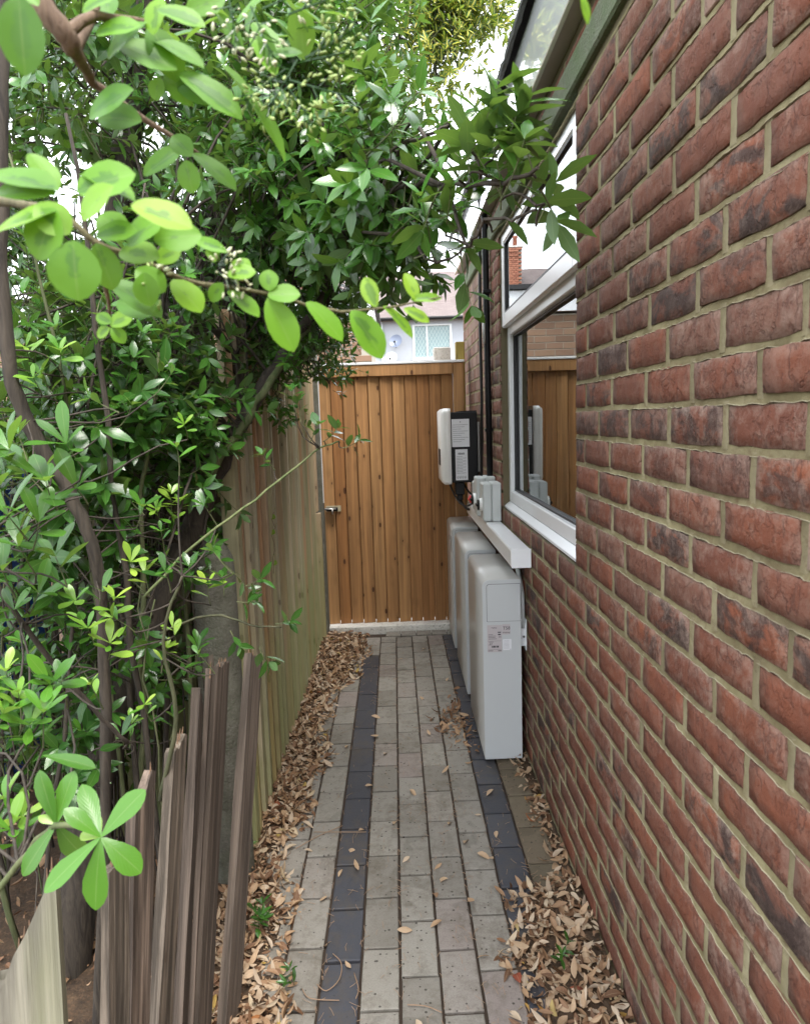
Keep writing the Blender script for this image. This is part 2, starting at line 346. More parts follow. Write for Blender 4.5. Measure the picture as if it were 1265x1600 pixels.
M = dict(
    brick=brick_mat(), mortar=mortar_mat(),
    gate=wood_mat('orange_treated_softwood', [(.43, .21, .080), (.50, .265, .11), (.39, .18, .065), (.54, .30, .13), (.46, .235, .09)], (55, 55, 1.3), .9, (.06, .02, .008), rough=.55, streak=.55),
    post=wood_mat('green_treated_post', [(.34, .25, .06), (.38, .28, .07)], (50, 50, 1.5), .3),
    fence=wood_mat('weathered_fence_board', [(.42, .40, .24), (.58, .48, .32), (.52, .49, .35), (.54, .32, .18), (.60, .51, .36), (.46, .42, .27), (.58, .41, .25)], (60, 60, 1.2), .5, algae=.55, rough=.8, streak=.28, bumpd=.002),
    oldwood=wood_mat('old_dark_paling', [(.19, .148, .115), (.115, .086, .068), (.25, .205, .165), (.15, .115, .092), (.22, .175, .14)], (60, 60, 2.0), .0, rough=.85, bumpd=.005, axis='gen', streak=.85, dark=(.28, 1), fray=.6),
    midwood=wood_mat('grey_tan_paling', [(.24, .19, .145), (.29, .24, .19), (.22, .155, .12)], (60, 60, 2.2), .3, rough=.85, bumpd=.006, axis='gen', streak=.95, dark=(.22, 1), fray=.8),
    palewood=wood_mat('pale_split_paling', [(.31, .285, .225), (.36, .335, .27)], (50, 50, 2.0), .2, algae=.35, rough=.85, bumpd=.004, streak=.6, dark=(.3, 1), fray=.6, axis='gen'),
    endwood=flat('torn_wood_end', (.17, .10, .06), .9, bump=1),
    grey=paver_mat('grey_block', [(.24, .222, .192), (.30, .28, .245), (.20, .183, .155), (.32, .30, .26), (.27, .225, .205)]),
    char=paver_mat('charcoal_block', [(.046, .050, .064), (.064, .068, .084), (.040, .043, .056)], (.085, .088, .10), .6, 1),
    brown=paver_mat('mossy_brown_block', [(.16, .125, .085), (.20, .16, .11), (.13, .105, .07)], (.21, .18, .12)),
    dirt=None, concrete=concrete_mat('pale_concrete', (.60, .58, .53), (.80, .78, .73)),
    postcon=concrete_mat('pebbly_concrete', (.07, .062, .05), (.20, .185, .16), sc=1.0, moss=.25),
    panelwood=wood_mat('shade_darkened_board', [(.10, .085, .045), (.13, .11, .06)], (60, 60, 1.2), .2, algae=.25, rough=.85),  # olive boards darkened, the shade behind the trunks is in the colour
    lintel=concrete_mat('mossy_render', (.12, .13, .09), (.20, .20, .15), moss=.95),
    upvc=flat('white_upvc', (.82, .84, .86), .22, dirt=.06), upvc2=flat('white_upvc_clean', (.80, .82, .84), .28, dirt=.0),
    fascia=flat('white_fascia_board', (.84, .86, .88), .12, dirt=.12), soffit=flat('shade_grey_soffit', (.42, .40, .39), .5, dirt=.2),  # soffit: shade on the white underside is put into its grey
    battery=flat('off_white_powder_coat', (.53, .555, .565), .42), battery_front=flat('satin_white_panel', (.50, .49, .465), .3),
    seam=flat('dark_seam', (.08, .09, .09), .6), black=flat('black_plastic', (.008, .008, .009), .5, spec=.25), blackrub=flat('black_cable', (.01, .01, .01), .45),
    white=flat('white_plastic', (.82, .82, .80), .3), greybox=flat('light_grey_enclosure', (.55, .58, .57), .4, dirt=.05),
    steel=flat('galvanised_steel', (.45, .45, .43), .35, .8), red=flat('red_switch', (.65, .02, .03), .35),
    sticker=flat('silver_grey_sticker', (.50, .46, .47), .4), sticker_w=flat('white_sticker', (.74, .75, .78), .4), ink=flat('printed_ink', (.03, .03, .035), .6), greyink=flat('grey_ink', (.20, .20, .23), .6),
    felt=concrete_mat('black_roof_felt', (.010, .010, .012), (.030, .030, .034), .6, 3), gasket=flat('black_gasket', (.015, .015, .017), .5),
    render=flat('pale_blue_render', (.37, .395, .43), .8, dirt=.12), houseglass=flat('far_window_glass', (.22, .31, .32), .15), leadwhite=flat('white_window_paint', (.62, .66, .66), .4), lead=flat('lead_strip', (.42, .52, .50), .5),
    bark=bark_mat('grey_brown_bark', (.020, .015, .011), (.066, .052, .038)), twig=bark_mat('tan_twig', (.12, .075, .05), (.22, .15, .10), 3),
    stick=flat('dry_stick', (.30, .20, .13), .8), blue=flat('blue_bin_plastic', (.01, .07, .38), .4), cloudroom=flat('room_plaster', (.45, .43, .40), .9),
    flower=flat('cream_flower', (.58, .60, .40), .6), bud=flat('green_flower_bud', (.36, .47, .15), .5),
    laurel=leaf_mat('glossy_green_leaf', (.018, .062, .014), (.070, .20, .028), (.22, .43, .045), .19, .22),
    small=leaf_mat('small_green_leaf', (.020, .062, .014), (.065, .18, .030), (.22, .40, .06), .36, .28),
    young=leaf_mat('spindle_leaf', (.024, .085, .018), (.10, .27, .03), (.38, .55, .08), .26, .32),
    privet=leaf_mat('golden_privet_leaf', (.05, .17, .018), (.16, .37, .022), (.32, .50, .035), .50, .36, varieg=.6, rib=.45),
    elae=leaf_mat('yellow_centred_leaf', (.030, .085, .020), (.07, .17, .03), (.25, .35, .05), .35, .3, margin=(.62, .50, .06)),
)
def ground_mat():
    m = NM('leafy_soil'); p = m.pos(); n = m.noise(p, 18, 7, .75)
    c = m.ramp(n, [(.3, (.035, .022, .013)), (.55, (.10, .062, .035)), (.75, (.20, .13, .075))])
    c = m.mix(m.math('MULTIPLY', m.ramp(m.noise(p, 120, 4, .8), [(.5, 0.), (.7, 1.)]), .6), c, (.24, .13, .065))
    m.set('Base Color', c); m.set('Roughness', .95); m.set('Normal', m.bump(m.noise(p, 80, 6, .8), 1, .012)); return m.m

M['dirt'] = ground_mat()
for k_ in ('fascia',):
    b_ = [n_ for n_ in M[k_].node_tree.nodes if n_.type == 'BSDF_PRINCIPLED'][0]; b_.inputs['Coat Weight'].default_value = 1; b_.inputs['Coat Roughness'].default_value = .03; b_.inputs['Coat IOR'].default_value = 2.2
def dry_mat():
    m = NM('dry_fallen_leaf'); t = m.attr('tint')
    c = m.ramp(t, [(0, (.12, .06, .03)), (.22, (.27, .15, .085)), (.45, (.46, .30, .175)), (.7, (.56, .41, .27)), (.88, (.60, .49, .37)), (.975, (.62, .50, .34)), (.99, (.50, .36, .08)), (1, (.34, .09, .05))])
    uv = m.n('ShaderNodeUVMap').outputs[0]; sp = m.n('ShaderNodeSeparateXYZ'); m.l(uv, sp.inputs[0])
    ax = m.math('ABSOLUTE', m.math('SUBTRACT', sp.outputs[0], .5))
    c = m.mix(m.math('MULTIPLY', m.ramp(ax, [(0, 1.), (.05, 0.)]), .35), c, (.62, .48, .32))
    c = m.mix(m.math('MULTIPLY', m.noise(m.pos(), 90, 4, .7), .5), c, m.mix(1, c, (.5, .42, .36), 'MULTIPLY'))
    m.set('Base Color', c); m.set('Roughness', .6); m.set('Specular IOR Level', .3)
    tr = m.n('ShaderNodeBsdfTranslucent'); m.l(c, tr.inputs[0]); mx = m.n('ShaderNodeMixShader'); mx.inputs[0].default_value = .15
    m.l(m.b.outputs[0], mx.inputs[1]); m.l(tr.outputs[0], mx.inputs[2]); m.l(mx.outputs[0], m.out.inputs[0]); return m.m
M['dry'] = dry_mat()
def glass_mat():
    m = NM('window_glass'); g = m.n('ShaderNodeBsdfGlossy'); g.inputs['Roughness'].default_value = .0; g.inputs[0].default_value = (.92, .95, .96, 1)
    n = m.noise(m.pos(), 1.7, 1); m.l(m.bump(n, .25, .004), g.inputs['Normal'])
    tr = m.n('ShaderNodeBsdfTransparent'); tr.inputs[0].default_value = (.8, .84, .82, 1)
    f = m.n('ShaderNodeFresnel'); f.inputs[0].default_value = 2.1
    mx = m.n('ShaderNodeMixShader'); m.l(m.math('MULTIPLY_ADD', f.outputs[0], 1.25, .0, clamp=True), mx.inputs[0]); m.l(tr.outputs[0], mx.inputs[1]); m.l(g.outputs[0], mx.inputs[2])
    df = m.n('ShaderNodeBsdfDiffuse'); df.inputs[0].default_value = (.5, .48, .44, 1)
    sm = m.ramp(m.noise(m.mapv(m.pos(), (1, 3, 1)), 7, 6, .7, 1.), [(.55, 0.), (.85, .22)])
    m2 = m.n('ShaderNodeMixShader'); m.l(sm, m2.inputs[0]); m.l(mx.outputs[0], m2.inputs[1]); m.l(df.outputs[0], m2.inputs[2])
    m.l(m2.outputs[0], m.out.inputs[0]); return m.m
M['glass'] = glass_mat()
def tile_mat():
    m = NM('plain_roof_tile'); p = m.pos()
    b = m.n('ShaderNodeTexBrick'); m.l(m.mapv(p, (1, 1, 1), (R(-25), 0, 0)), b.inputs[0])
    s = m.n('ShaderNodeSeparateXYZ'); m.l(p, s.inputs[0]); c = m.n('ShaderNodeCombineXYZ'); m.l(s.outputs[0], c.inputs[0]); m.l(s.outputs[2], c.inputs[1])
    m.l(c.outputs[0], b.inputs[0]); b.inputs['Scale'].default_value = 1; b.inputs['Brick Width'].default_value = .2; b.inputs['Row Height'].default_value = .055; b.inputs['Mortar Size'].default_value = .008
    b.inputs['Color1'].default_value = (.12, .088, .08, 1); b.inputs['Color2'].default_value = (.17, .13, .12, 1); b.inputs['Mortar'].default_value = (.10, .07, .07, 1)
    m.set('Base Color', m.mix(m.math('MULTIPLY', m.noise(p, 1.2, 5), .4), b.outputs[0], (.17, .155, .15))); m.set('Roughness', .85)
    m.set('Normal', m.bump(b.outputs[1], -.6, .02)); return m.m
M['tile'] = tile_mat()
def farbrick_mat(name, c1, c2, mo):
    m = NM(name); c = m.ramp(m.rand(), [(0, c1), (.5, c2), (1, tuple(x*.7 for x in c1))])
    c = m.mix(m.math('MULTIPLY', m.noise(m.pos(), 30, 4), .4), c, tuple(x*.6 for x in c2)); m.set('Base Color', c); m.set('Roughness', .85)
    m.set('Normal', m.bump(m.noise(m.pos(), 80, 4), .5, .004)); return m.m
M['buff'] = farbrick_mat('brown_buff_brick', (.22, .125, .08), (.29, .18, .11), 0)
M['buffmortar'] = flat('pale_mortar', (.36, .33, .27), .9)
M['chim'] = farbrick_mat('red_chimney_brick', (.36, .13, .08), (.42, .18, .11), 0)

# ------------------------------------------------------------------ leaves
def leaf_template(rows, fold=.16, curl=.18, cols=1, wave=0., seed=0):
    """rows: [(y, halfwidth)] with pointed ends; returns verts, faces, uvs. unit length along +Y, normal +Z"""
    q = random.Random(seed); vs = []; uv = []; fs = []
    n = cols*2+1
    ring = []
    for (y, w) in rows:
        if w < 1e-6: ring.append([len(vs)]); vs.append((0, y, -curl*y*y)); uv.append((.5, y)); continue
        idx = []
        for k in range(n):
            a = (k-cols)/cols; x = a*w
            z = fold*abs(x)*(1 if cols == 1 else (1-.35*abs(a)))-curl*y*y+wave*math.sin(y*9+a*2+seed)*abs(a)
            idx.append(len(vs)); vs.append((x, y, z)); uv.append((.5+a*.5, y))
        ring.append(idx)
    for a, b in zip(ring, ring[1:]):
        if len(a) == 1 and len(b) == 1: continue
        if len(a) == 1: fs += [(a[0], b[i+1], b[i]) for i in range(len(b)-1)]
        elif len(b) == 1: fs += [(a[i], a[i+1], b[0]) for i in range(len(a)-1)]
        else: fs += [(a[i], a[i+1], b[i+1], b[i]) for i in range(len(a)-1)]
    return np.array(vs, float), fs, np.array(uv, float)

ELL = [(0, 0), (.2, .13), (.5, .2), (.8, .115), (1, 0)]             # elliptic pointed
OBO = [(0, 0), (.25, .09), (.62, .21), (.86, .17), (1, 0)]          # widest near the tip
ROUND = [(0, 0), (.12, .2), (.45, .36), (.8, .27), (1, 0)]
class Leaves:
    """collects leaves (one template each) into one mesh"""
    def __init__(s, tmpl): s.T = tmpl; s.o = []; s.d = []; s.n = []; s.l = []; s.w = []; s.t = []
    def add(s, o, d, n, l, w=1., t=.3): s.o.append(tuple(o)); s.d.append(tuple(d)); s.n.append(tuple(n)); s.l.append(l); s.w.append(w); s.t.append(t)
    def arrays(s, pick=None):
        o, d, n, l, w, t = (np.array(a, float) for a in (s.o, s.d, s.n, s.l, s.w, s.t))
        if pick is not None: o, d, n, l, w, t = o[pick], d[pick], n[pick], l[pick], w[pick], t[pick]
        d /= np.linalg.norm(d, axis=1, keepdims=True)+1e-9
        x = np.cross(d, n); bad = np.linalg.norm(x, axis=1) < 1e-3; x[bad] = np.cross(d[bad], [[.3, .9, .2]])
        x /= np.linalg.norm(x, axis=1, keepdims=True); z = np.cross(x, d)
        return o, d, x, z, l, w, t
    def mesh(s, name, pick=None):
        o, d, x, z, l, w, t = s.arrays(pick); tv, tf, tu = s.T
        N, V = len(o), len(tv)
        P_ = (o[:, None, :]+l[:, None, None]*(tv[None, :, 0:1]*w[:, None, None]*x[:, None, :]+tv[None, :, 1:2]*d[:, None, :]+tv[None, :, 2:3]*z[:, None, :]))
        me = bpy.data.meshes.new(name)
        li = np.concatenate([np.array(f) for f in tf]); ls = np.array([len(f) for f in tf])
        me.vertices.add(N*V); me.vertices.foreach_set('co', P_.reshape(-1))
        L = (li[None, :]+np.arange(N)[:, None]*V).reshape(-1); sizes = np.tile(ls, N)
        me.loops.add(len(L)); me.loops.foreach_set('vertex_index', L.astype(np.int32))
        me.polygons.add(len(sizes)); me.polygons.foreach_set('loop_start', np.concatenate([[0], np.cumsum(sizes)[:-1]]).astype(np.int32))
        try: me.polygons.foreach_set('loop_total', sizes.astype(np.int32))
        except Exception: pass
        me.polygons.foreach_set('use_smooth', np.ones(len(sizes), bool))
        uvl = me.uv_layers.new(name='UVMap'); uvl.data.foreach_set('uv', tu[np.tile(li, N)].reshape(-1))
        at = me.attributes.new('tint', 'FLOAT', 'POINT'); at.data.foreach_set('value', np.repeat(t, V))
        me.update(calc_edges=True); return me

def rv(s=1.): return Vector((rnd.gauss(0, s), rnd.gauss(0, s), rnd.gauss(0, s)))
UP = Vector((0, 0, 1))

def plant_build(thing, leaves, name, mat, n_ind, min_px=9):
    """leaves -> up to n_ind largest-in-view as parts of their own, the rest as one stuff part"""
    if not leaves.o: return
    sc = []
    for i, (o, l) in enumerate(zip(leaves.o, leaves.l)):
        q = proj(o)
        if q is None or not(-30 < q[0] < 1290 and -30 < q[1] < 1630): sc.append(0); continue
        sc.append(l*F_PX/max(.15, (Vector(o)-cam.location).length))
    order = np.argsort(-np.array(sc)); ind = [i for i in order[:n_ind] if sc[i] > min_px]
    rest = np.setdiff1d(np.arange(len(sc)), ind)
    if len(ind):
        o, d, x, z, l, w, t = leaves.arrays(np.array(ind)); tv, tf, tu = leaves.T
        # share a few meshes: quantise tint
        cache = {}
        for i in range(len(ind)):
            k = round(float(t[i])*6)
            if k not in cache:
                L2 = Leaves(leaves.T); L2.add((0, 0, 0), (0, 1, 0), (0, 0, 1), 1, 1, k/6); cache[k] = L2.mesh(name); cache[k].materials.append(mat)
            ob = bpy.data.objects.new(name, cache[k]); COL.objects.link(ob); ob.parent = thing
            m = Matrix((x[i]*l[i]*w[i], d[i]*l[i], z[i]*l[i])).transposed().to_4x4(); m.translation = Vector(o[i])-thing.location
            ob.matrix_local = m
    if len(rest):
        ob = link('foliage', leaves.mesh('foliage', rest), mat, thing); ob['kind'] = 'stuff'

# ================================================================== SETTING
g = MB(); g.add([(-60, -20, -.03), (60, -20, -.03), (60, 90, -.03), (-60, 90, -.03)], [(0, 1, 2, 3)])
tag(g.build('ground', M['dirt']), kind='structure')

# ------------------------------------------------------------------ block paved path
path = tag(empty('path'), kind='structure')
jb = MB(); jb.box(-.60, .515, -.6, 4.6, -.025, -.009); jb.build('joint_bed', flat('dark_joint_dirt', (.045, .030, .020), .95, bump=1), path)
def paver_mesh(k, w=.1, l=.2):
    q = random.Random(k); b = MB(); c = .003; nx, ny = 3, 4
    xs = [-w/2, -w/2+c, w/2-c, w/2]; ys = [-l/2, -l/2+c, 0, l/2-c, l/2]
    vs = []; fs = []
    for j, y in enumerate(ys):
        for i, x in enumerate(xs):
            edge = i in (0, 3) or j in (0, 4)
            jx = q.uniform(-.0009, .0009); jy = q.uniform(-.0009, .0009)
            vs.append((x+jx, y+jy, (-.0016 if edge else 0)+q.uniform(-.0005, .0005)))
    for j in range(4):
        for i in range(3): fs.append((j*4+i, j*4+i+1, (j+1)*4+i+1, (j+1)*4+i))
    ring = [0, 1, 2, 3, 7, 11, 15, 19, 18, 17, 16, 12, 8, 4]; b0 = len(vs)
    for r_ in ring: vs.append((vs[r_][0], vs[r_][1], -.05))
    for a in range(len(ring)):
        c2 = (a+1) % len(ring); fs.append((ring[a], b0+a, b0+c2, ring[c2]))
    me = bpy.data.meshes.new('paver'); me.from_pydata(vs, [], fs); me.polygons.foreach_set('use_smooth', [False]*len(fs)); return me
PM = {}
for kind in ('grey', 'char', 'brown'):
    PM[kind] = []
    for k in range(4):
        me = paver_mesh(k); me.materials.append(M[kind]); PM[kind].append(me)
cols = [(-.5425+.0, 'grey', .05), (-.44, 'grey', 0), (-.3375, 'grey', .1), (-.235, 'char', .045), (-.133, 'grey', .09), (-.03, 'grey', -.012), (.072, 'grey', .075), (.175, 'grey', .0), (.277, 'char', .11), (.38, 'brown', .02)]
for ci, (x0, kind, ph) in enumerate(cols):
    y = .22+ph; pitch = .2045
    while y < 4.50:
        l = .2; kk = kind
        if kind == 'grey' and rnd.random() < .04: pass
        if x0 == -.235 and y > 3.95: kk = 'grey'
        y1 = min(y+pitch, 4.52); L = y1-y-.0045
        if L > .03:
            q = proj((x0+.05, y+.1, 0))
            link('paver', rnd.choice(PM[kk]), None, path, (x0+.0505, y+L/2, rnd.uniform(-.0018, .0012)), (R(rnd.gauss(0, .35)), R(rnd.gauss(0, .5)), R(rnd.gauss(0, .35)) + (math.pi if rnd.random() < .5 else 0)), (.945, (L-.004)/.2, 1))
        y = y1
for i in range(5):
    link('paver', rnd.choice(PM['grey']), None, path, (-.05+i*.1025, 4.57, .004), (0, 0, rnd.gauss(0, .01)), (.97, .48, 1))
sl = MB(); sl.cbox(-.50, .515, 4.625, 4.80, -.02, .045, .006); sl.build('concrete_sill', M['concrete'], path)

# ------------------------------------------------------------------ brick extension on the right
WX = .515
ext = tag(empty('brick_extension', (WX, 2.5, 0)), 'single storey red brick wall with white window and flat roof, right of the path', 'house')
WY0, WY1 = -.8, 5.1
OP = (2.0, 3.40, .985, 2.285)            # window opening y0,y1,z0,z1
def joint_z(k): return 1.4345+.075*k
def brick_variant(k):
    q = random.Random(100+k); nx, nz = 7, 4; vs = []; fs = []
    L, Hh, D = .2075, .0618, .09
    for j in range(nz):
        for i in range(nx):
            u = i/(nx-1); v = j/(nz-1); edge = i in (0, nx-1) or j in (0, nz-1)
            y = (u-.5)*L+(q.uniform(-.003, .002) if edge else 0); z = (v-.5)*Hh+(q.uniform(-.0022, .0022) if edge else 0)
            if i in (0, nx-1) and j in (0, nz-1): y *= .985; z *= .95
            x = (.0004+q.uniform(0, .0012)) if edge else q.uniform(-.0020, .0006)
            vs.append((x, y, z))
    for j in range(nz-1):
        for i in range(nx-1): a = j*nx+i; fs.append((a, a+nx, a+nx+1, a+1))
    ring = list(range(nx))+[nx*(j+1)-1 for j in range(1, nz)]+[nx*nz-1-i for i in range(1, nx)]+[nx*j for j in range(nz-2, 0, -1)]
    b0 = len(vs)
    for r_ in ring: vs.append((D, vs[r_][1], vs[r_][2]))
    n = len(ring)
    for a in range(n): fs.append((ring[a], ring[(a+1) % n], b0+(a+1) % n, b0+a))
    me = bpy.data.meshes.new('brick'); me.from_pydata(vs, [], fs)
    me.polygons.foreach_set('use_smooth', [i < (nx-1)*(nz-1) for i in range(len(fs))]); me.materials.append(M['brick']); return me
BV = [brick_variant(k) for k in range(10)]
bricks = []   # (y0,y1,zc)
mor = MB()
def mortar_bed(y0, y1, z, fine=True):
    """weather-struck bed joint: recessed under the upper brick, a ragged lip over the lower one"""
    st = .011 if fine else .03; n = max(2, int((y1-y0)/st)); prof = []
    w1 = w2 = 0
    vs = []; fs = []; ts = []
    for i in range(n+1):
        y = y0+(y1-y0)*i/n
        w1 = w1*.35+rnd.gauss(0, .0010); w2 = w2*.35+rnd.gauss(0, .0009)
        lip = .0064+w1+(.0006*math.sin(y*17+z*90)); top = .0072+w2
        vs += [(WX+.0068, y, z+top+.002), (WX+.0040, y, z+top), (WX+.0018+w2*.6+rnd.gauss(0, .0003), y, z-lip+.0016), (WX+.0003+w2*.6+rnd.gauss(0, .0003), y, z-lip), (WX+.007, y, z-lip-.0012)]
        ts += [0, 0, 0, 1, .6]  # full tint on the lip: its lit edge is painted in
    for i in range(n):
        a = i*5
        for k in range(4): fs.append((a+k, a+k+1, a+5+k+1, a+5+k))
    mor.add(vs, fs); mor.t[-len(ts):] = ts
def mortar_perp(y, z0, z1):
    n = 6; vs = []; fs = []; ts = []; a = rnd.uniform(-.001, .001); dpt = rnd.uniform(.0012, .0030)
    for i in range(n+1):
        z = z0+(z1-z0)*i/n; wl = .0085+rnd.gauss(0, .0010); wr = .0085+rnd.gauss(0, .0010)
        vs += [(WX+.007, y-wl-.001, z), (WX+dpt+.0005, y-wl, z), (WX+dpt-.0004, y+wr, z), (WX+.007, y+wr+.001, z)]; ts += [0, .35, .05, 0]
    for i in range(n):
        b = i*4
        for k in range(3): fs.append((b+k, b+k+1, b+5+k, b+4+k))
    mor.add(vs, fs); mor.t[-len(ts):] = ts
for k in range(-19, 13):
    zlo, zhi = joint_z(k), joint_z(k+1)
    zc = (zlo+zhi)/2
    segs = [(WY0, WY1)]
    if zhi > OP[2]+.03 and zlo < OP[3]-.03: segs = [(WY0, OP[0]), (OP[1], WY1)]
    if k == 11: continue      # the mossy band
    off = (.104 if k % 2 else .2155) + .012*math.sin(k*2.3)
    for (a, b) in segs:
        y = WY0-.225+off
        while y < b:
            y0, y1 = max(y, a), min(y+.225, b)
            if y1-y0 > .035: bricks.append((y0+(.005 if y0 > a else 0), y1-(.005 if y1 < b else 0), zc))
            if a+.02 < y < b-.02: mortar_perp(y, zlo, zhi)
            y += .225+rnd.uniform(-.0015, .0015)
        fine_to = min(b, 3.4)
        mortar_bed(a, b, zlo, True)
mortar_bed(WY0, WY1, joint_z(11)-.002)
order = []
for i, (a, b, z) in enumerate(bricks):
    q = proj((WX, (a+b)/2, z)); d = (Vector((WX, (a+b)/2, z))-cam.location).length
    vis = q is not None and -60 < q[0] < 1325 and -60 < q[1] < 1660
    order.append((-(1/d**2 if vis else 0), i))
order.sort(); indiv = set(i for s_, i in order[:300] if s_ < 0)
rest = MB()
for i, (a, b, z) in enumerate(bricks):
    L = (b-a)
    if i in indiv:
        flip = rnd.random() < .5
        o = link('brick', rnd.choice(BV), None, ext, (WX+rnd.uniform(-.0015, .0015), (a+b)/2, z+rnd.gauss(0, .0007)), (R(rnd.gauss(0, .25)), 0, R(rnd.gauss(0, .2))), (1, L/.2145*1., rnd.uniform(.98, 1.03)))
    else:
        x = WX+rnd.uniform(-.001, .001); rest.cbox(x, x+.09, a+.003, b-.003, z-.0308, z+.0308, .002)
M['brick2'] = M['brick'].copy(); M['brick2'].name = 'handmade_red_brick_far'
# random per brick for the joined ones: driven by a cell noise instead of the object
t_ = M['brick2'].node_tree
for nd in list(t_.nodes):
    if nd.type == 'OBJECT_INFO':
        vn = t_.nodes.new('ShaderNodeTexWhiteNoise'); vn.noise_dimensions = '3D'
        gm = t_.nodes.new('ShaderNodeNewGeometry'); mp = t_.nodes.new('ShaderNodeVectorMath'); mp.operation = 'SNAP'; mp.inputs[1].default_value = (10, .1125, .075)
        ad = t_.nodes.new('ShaderNodeVectorMath'); ad.operation = 'ADD'; ad.inputs[1].default_value = (5, 0, -1.4345+.75)
        t_.links.new(gm.outputs['Position'], ad.inputs[0]); t_.links.new(ad.outputs[0], mp.inputs[0]); t_.links.new(mp.outputs[0], vn.inputs[0])
        for lk in list(nd.outputs['Random'].links): t_.links.new(vn.outputs['Value'], lk.to_socket)
tag(rest.build('brickwork', M['brick2'], ext, fix=False), kind='stuff')
mo_ = mor.build('mortar', M['mortar'], ext, fix=True); mo_['kind'] = 'stuff'
# backing, returns, roof
bk = MB(); X1 = WX+.0072
bk.box(X1, .62, WY0, OP[0], -.03, 2.44); bk.box(X1, .62, OP[1], WY1, -.03, 2.44)
bk.box(X1, .62, OP[0], OP[1], -.03, OP[2]-.006); bk.box(X1, .62, OP[0], OP[1], OP[3]+.02, 2.44)
bk.box(.62, 3.2, 5.0, WY1, -.03, 2.44); bk.box(.62, 3.2, WY0, WY0+.1, -.03, 2.44)
bk.build('wall_core', flat('inner_mortar', (.12, .10, .055), .9, bump=.8), ext)
li = MB(); li.cbox(WX-.012, .615, WY0, WY1-.02, OP[3], OP[3]+.085, .006); li.build('lintel_band', M['lintel'], ext)
rm = MB(); rm.box(.63, 3.1, 5.0-.02, 5.0, 0, 2.4); rm.box(.63, 3.1, .6, .62, 0, 2.4); rm.box(3.08, 3.1, .62, 4.98, 0, 2.4); rm.box(.63, 3.08, .62, 4.98, .3, .32); rm.box(.63, 3.08, .62, 4.98, 2.41, 2.43)
rm.build('room_interior', M['cloudroom'], ext)
so = MB(); so.box(WX-.033, .62, WY0, WY1+.05, 2.443, 2.455); so.build('soffit', M['soffit'], ext)
fa = MB(); fa.cbox(WX-.048, WX-.033, WY0, WY1+.06, 2.438, 2.665, .002)
fa.build('fascia', M['fascia'], ext)
fe = MB()
pts = []
n = 120
prof = [(-.048-.022, 2.662), (-.048-.032, 2.675), (-.048-.026, 2.715), (-.048+.03, 2.728), (.3, 2.73), (.3, 2.66)]
vs = []; fs = []
for i in range(n+1):
    y = WY0+(WY1+.08-WY0)*i/n
    for (dx, z) in prof: vs.append((WX+dx+rnd.gauss(0, .0012), y, z+rnd.gauss(0, .0015)))
for i in range(n):
    for k in range(5): fs.append((i*6+k, i*6+k+1, i*6+7+k, i*6+6+k))
fe.add(vs, fs); fe.box(.8, 3.3, WY0, WY1+.08, 2.66, 2.73); fe.build('roof_felt', M['felt'], ext)

# window
win = MB(); fx0, fx1 = .552, .612; y0, y1, z0, z1 = OP; fw = .055
TZ0, TZ1 = 1.80, 1.865
win.cbox(fx0, fx1, y0, y0+fw, z0+.03, z1, .004); win.cbox(fx0, fx1, y1-fw, y1, z0+.03, z1, .004)
win.cbox(fx0, fx1, y0+fw, y1-fw, z0+.03, z0+.03+fw, .004); win.cbox(fx0, fx1, y0+fw, y1-fw, z1-fw, z1, .004)
win.cbox(fx0, fx1, y0+fw, y1-fw, TZ0, TZ1, .004)
W_ = win.build('window', M['upvc'], ext)
si = MB(); si.prism([(.528, z0+.001), (.528, z0+.010), (.553, z0+.029), (.615, z0+.029), (.615, z0+.001)], 'Y', y0+.002, y1-.002); si.build('window_sill', M['upvc'], W_)
a = MB(); a.box(.582, .588, y0+fw-.005, y1-fw+.005, z0+.03+fw-.005, TZ0+.004); a.build('pane', M['glass'], W_)
ga = MB(); gy0, gy1, gz0, gz1 = y0+fw, y1-fw, z0+.03+fw, TZ0
for (p, q, r_, s_) in ((gy0, gy0+.008, gz0, gz1), (gy1-.008, gy1, gz0, gz1), (gy0+.008, gy1-.008, gz0, gz0+.008), (gy0+.008, gy1-.008, gz1-.008, gz1)): ga.box(.570, .5815, p, q, r_, s_)
ga.build('gasket', M['gasket'], W_)
# top-hung casement, proud of the frame
cs = MB(); cx0, cx1 = .526, .5505; cy0, cy1, cz0, cz1 = y0+.012, y1-.012, 1.838, z1-.012; cw = .062
cs.cbox(cx0, cx1, cy0, cy0+cw, cz0, cz1, .005); cs.cbox(cx0, cx1, cy1-cw, cy1, cz0, cz1, .005); cs.cbox(cx0, cx1, cy0+cw, cy1-cw, cz0, cz0+cw, .005); cs.cbox(cx0, cx1, cy0+cw, cy1-cw, cz1-cw, cz1, .005)
cs.build('casement', M['upvc'], W_)
a = MB(); a.box(.539, .5435, cy0+cw-.004, cy1-cw+.004, cz0+cw-.004, cz1-cw+.004); a.build('pane', M['glass'], W_)
ga = MB(); gy0, gy1, gz0, gz1 = cy0+cw, cy1-cw, cz0+cw, cz1-cw
for (p, q, r_, s_) in ((gy0, gy0+.007, gz0, gz1), (gy1-.007, gy1, gz0, gz1), (gy0+.007, gy1-.007, gz0, gz0+.007), (gy0+.007, gy1-.007, gz1-.007, gz1)): ga.box(.530, .5385, p, q, r_, s_)
ga.build('gasket', M['gasket'], W_)

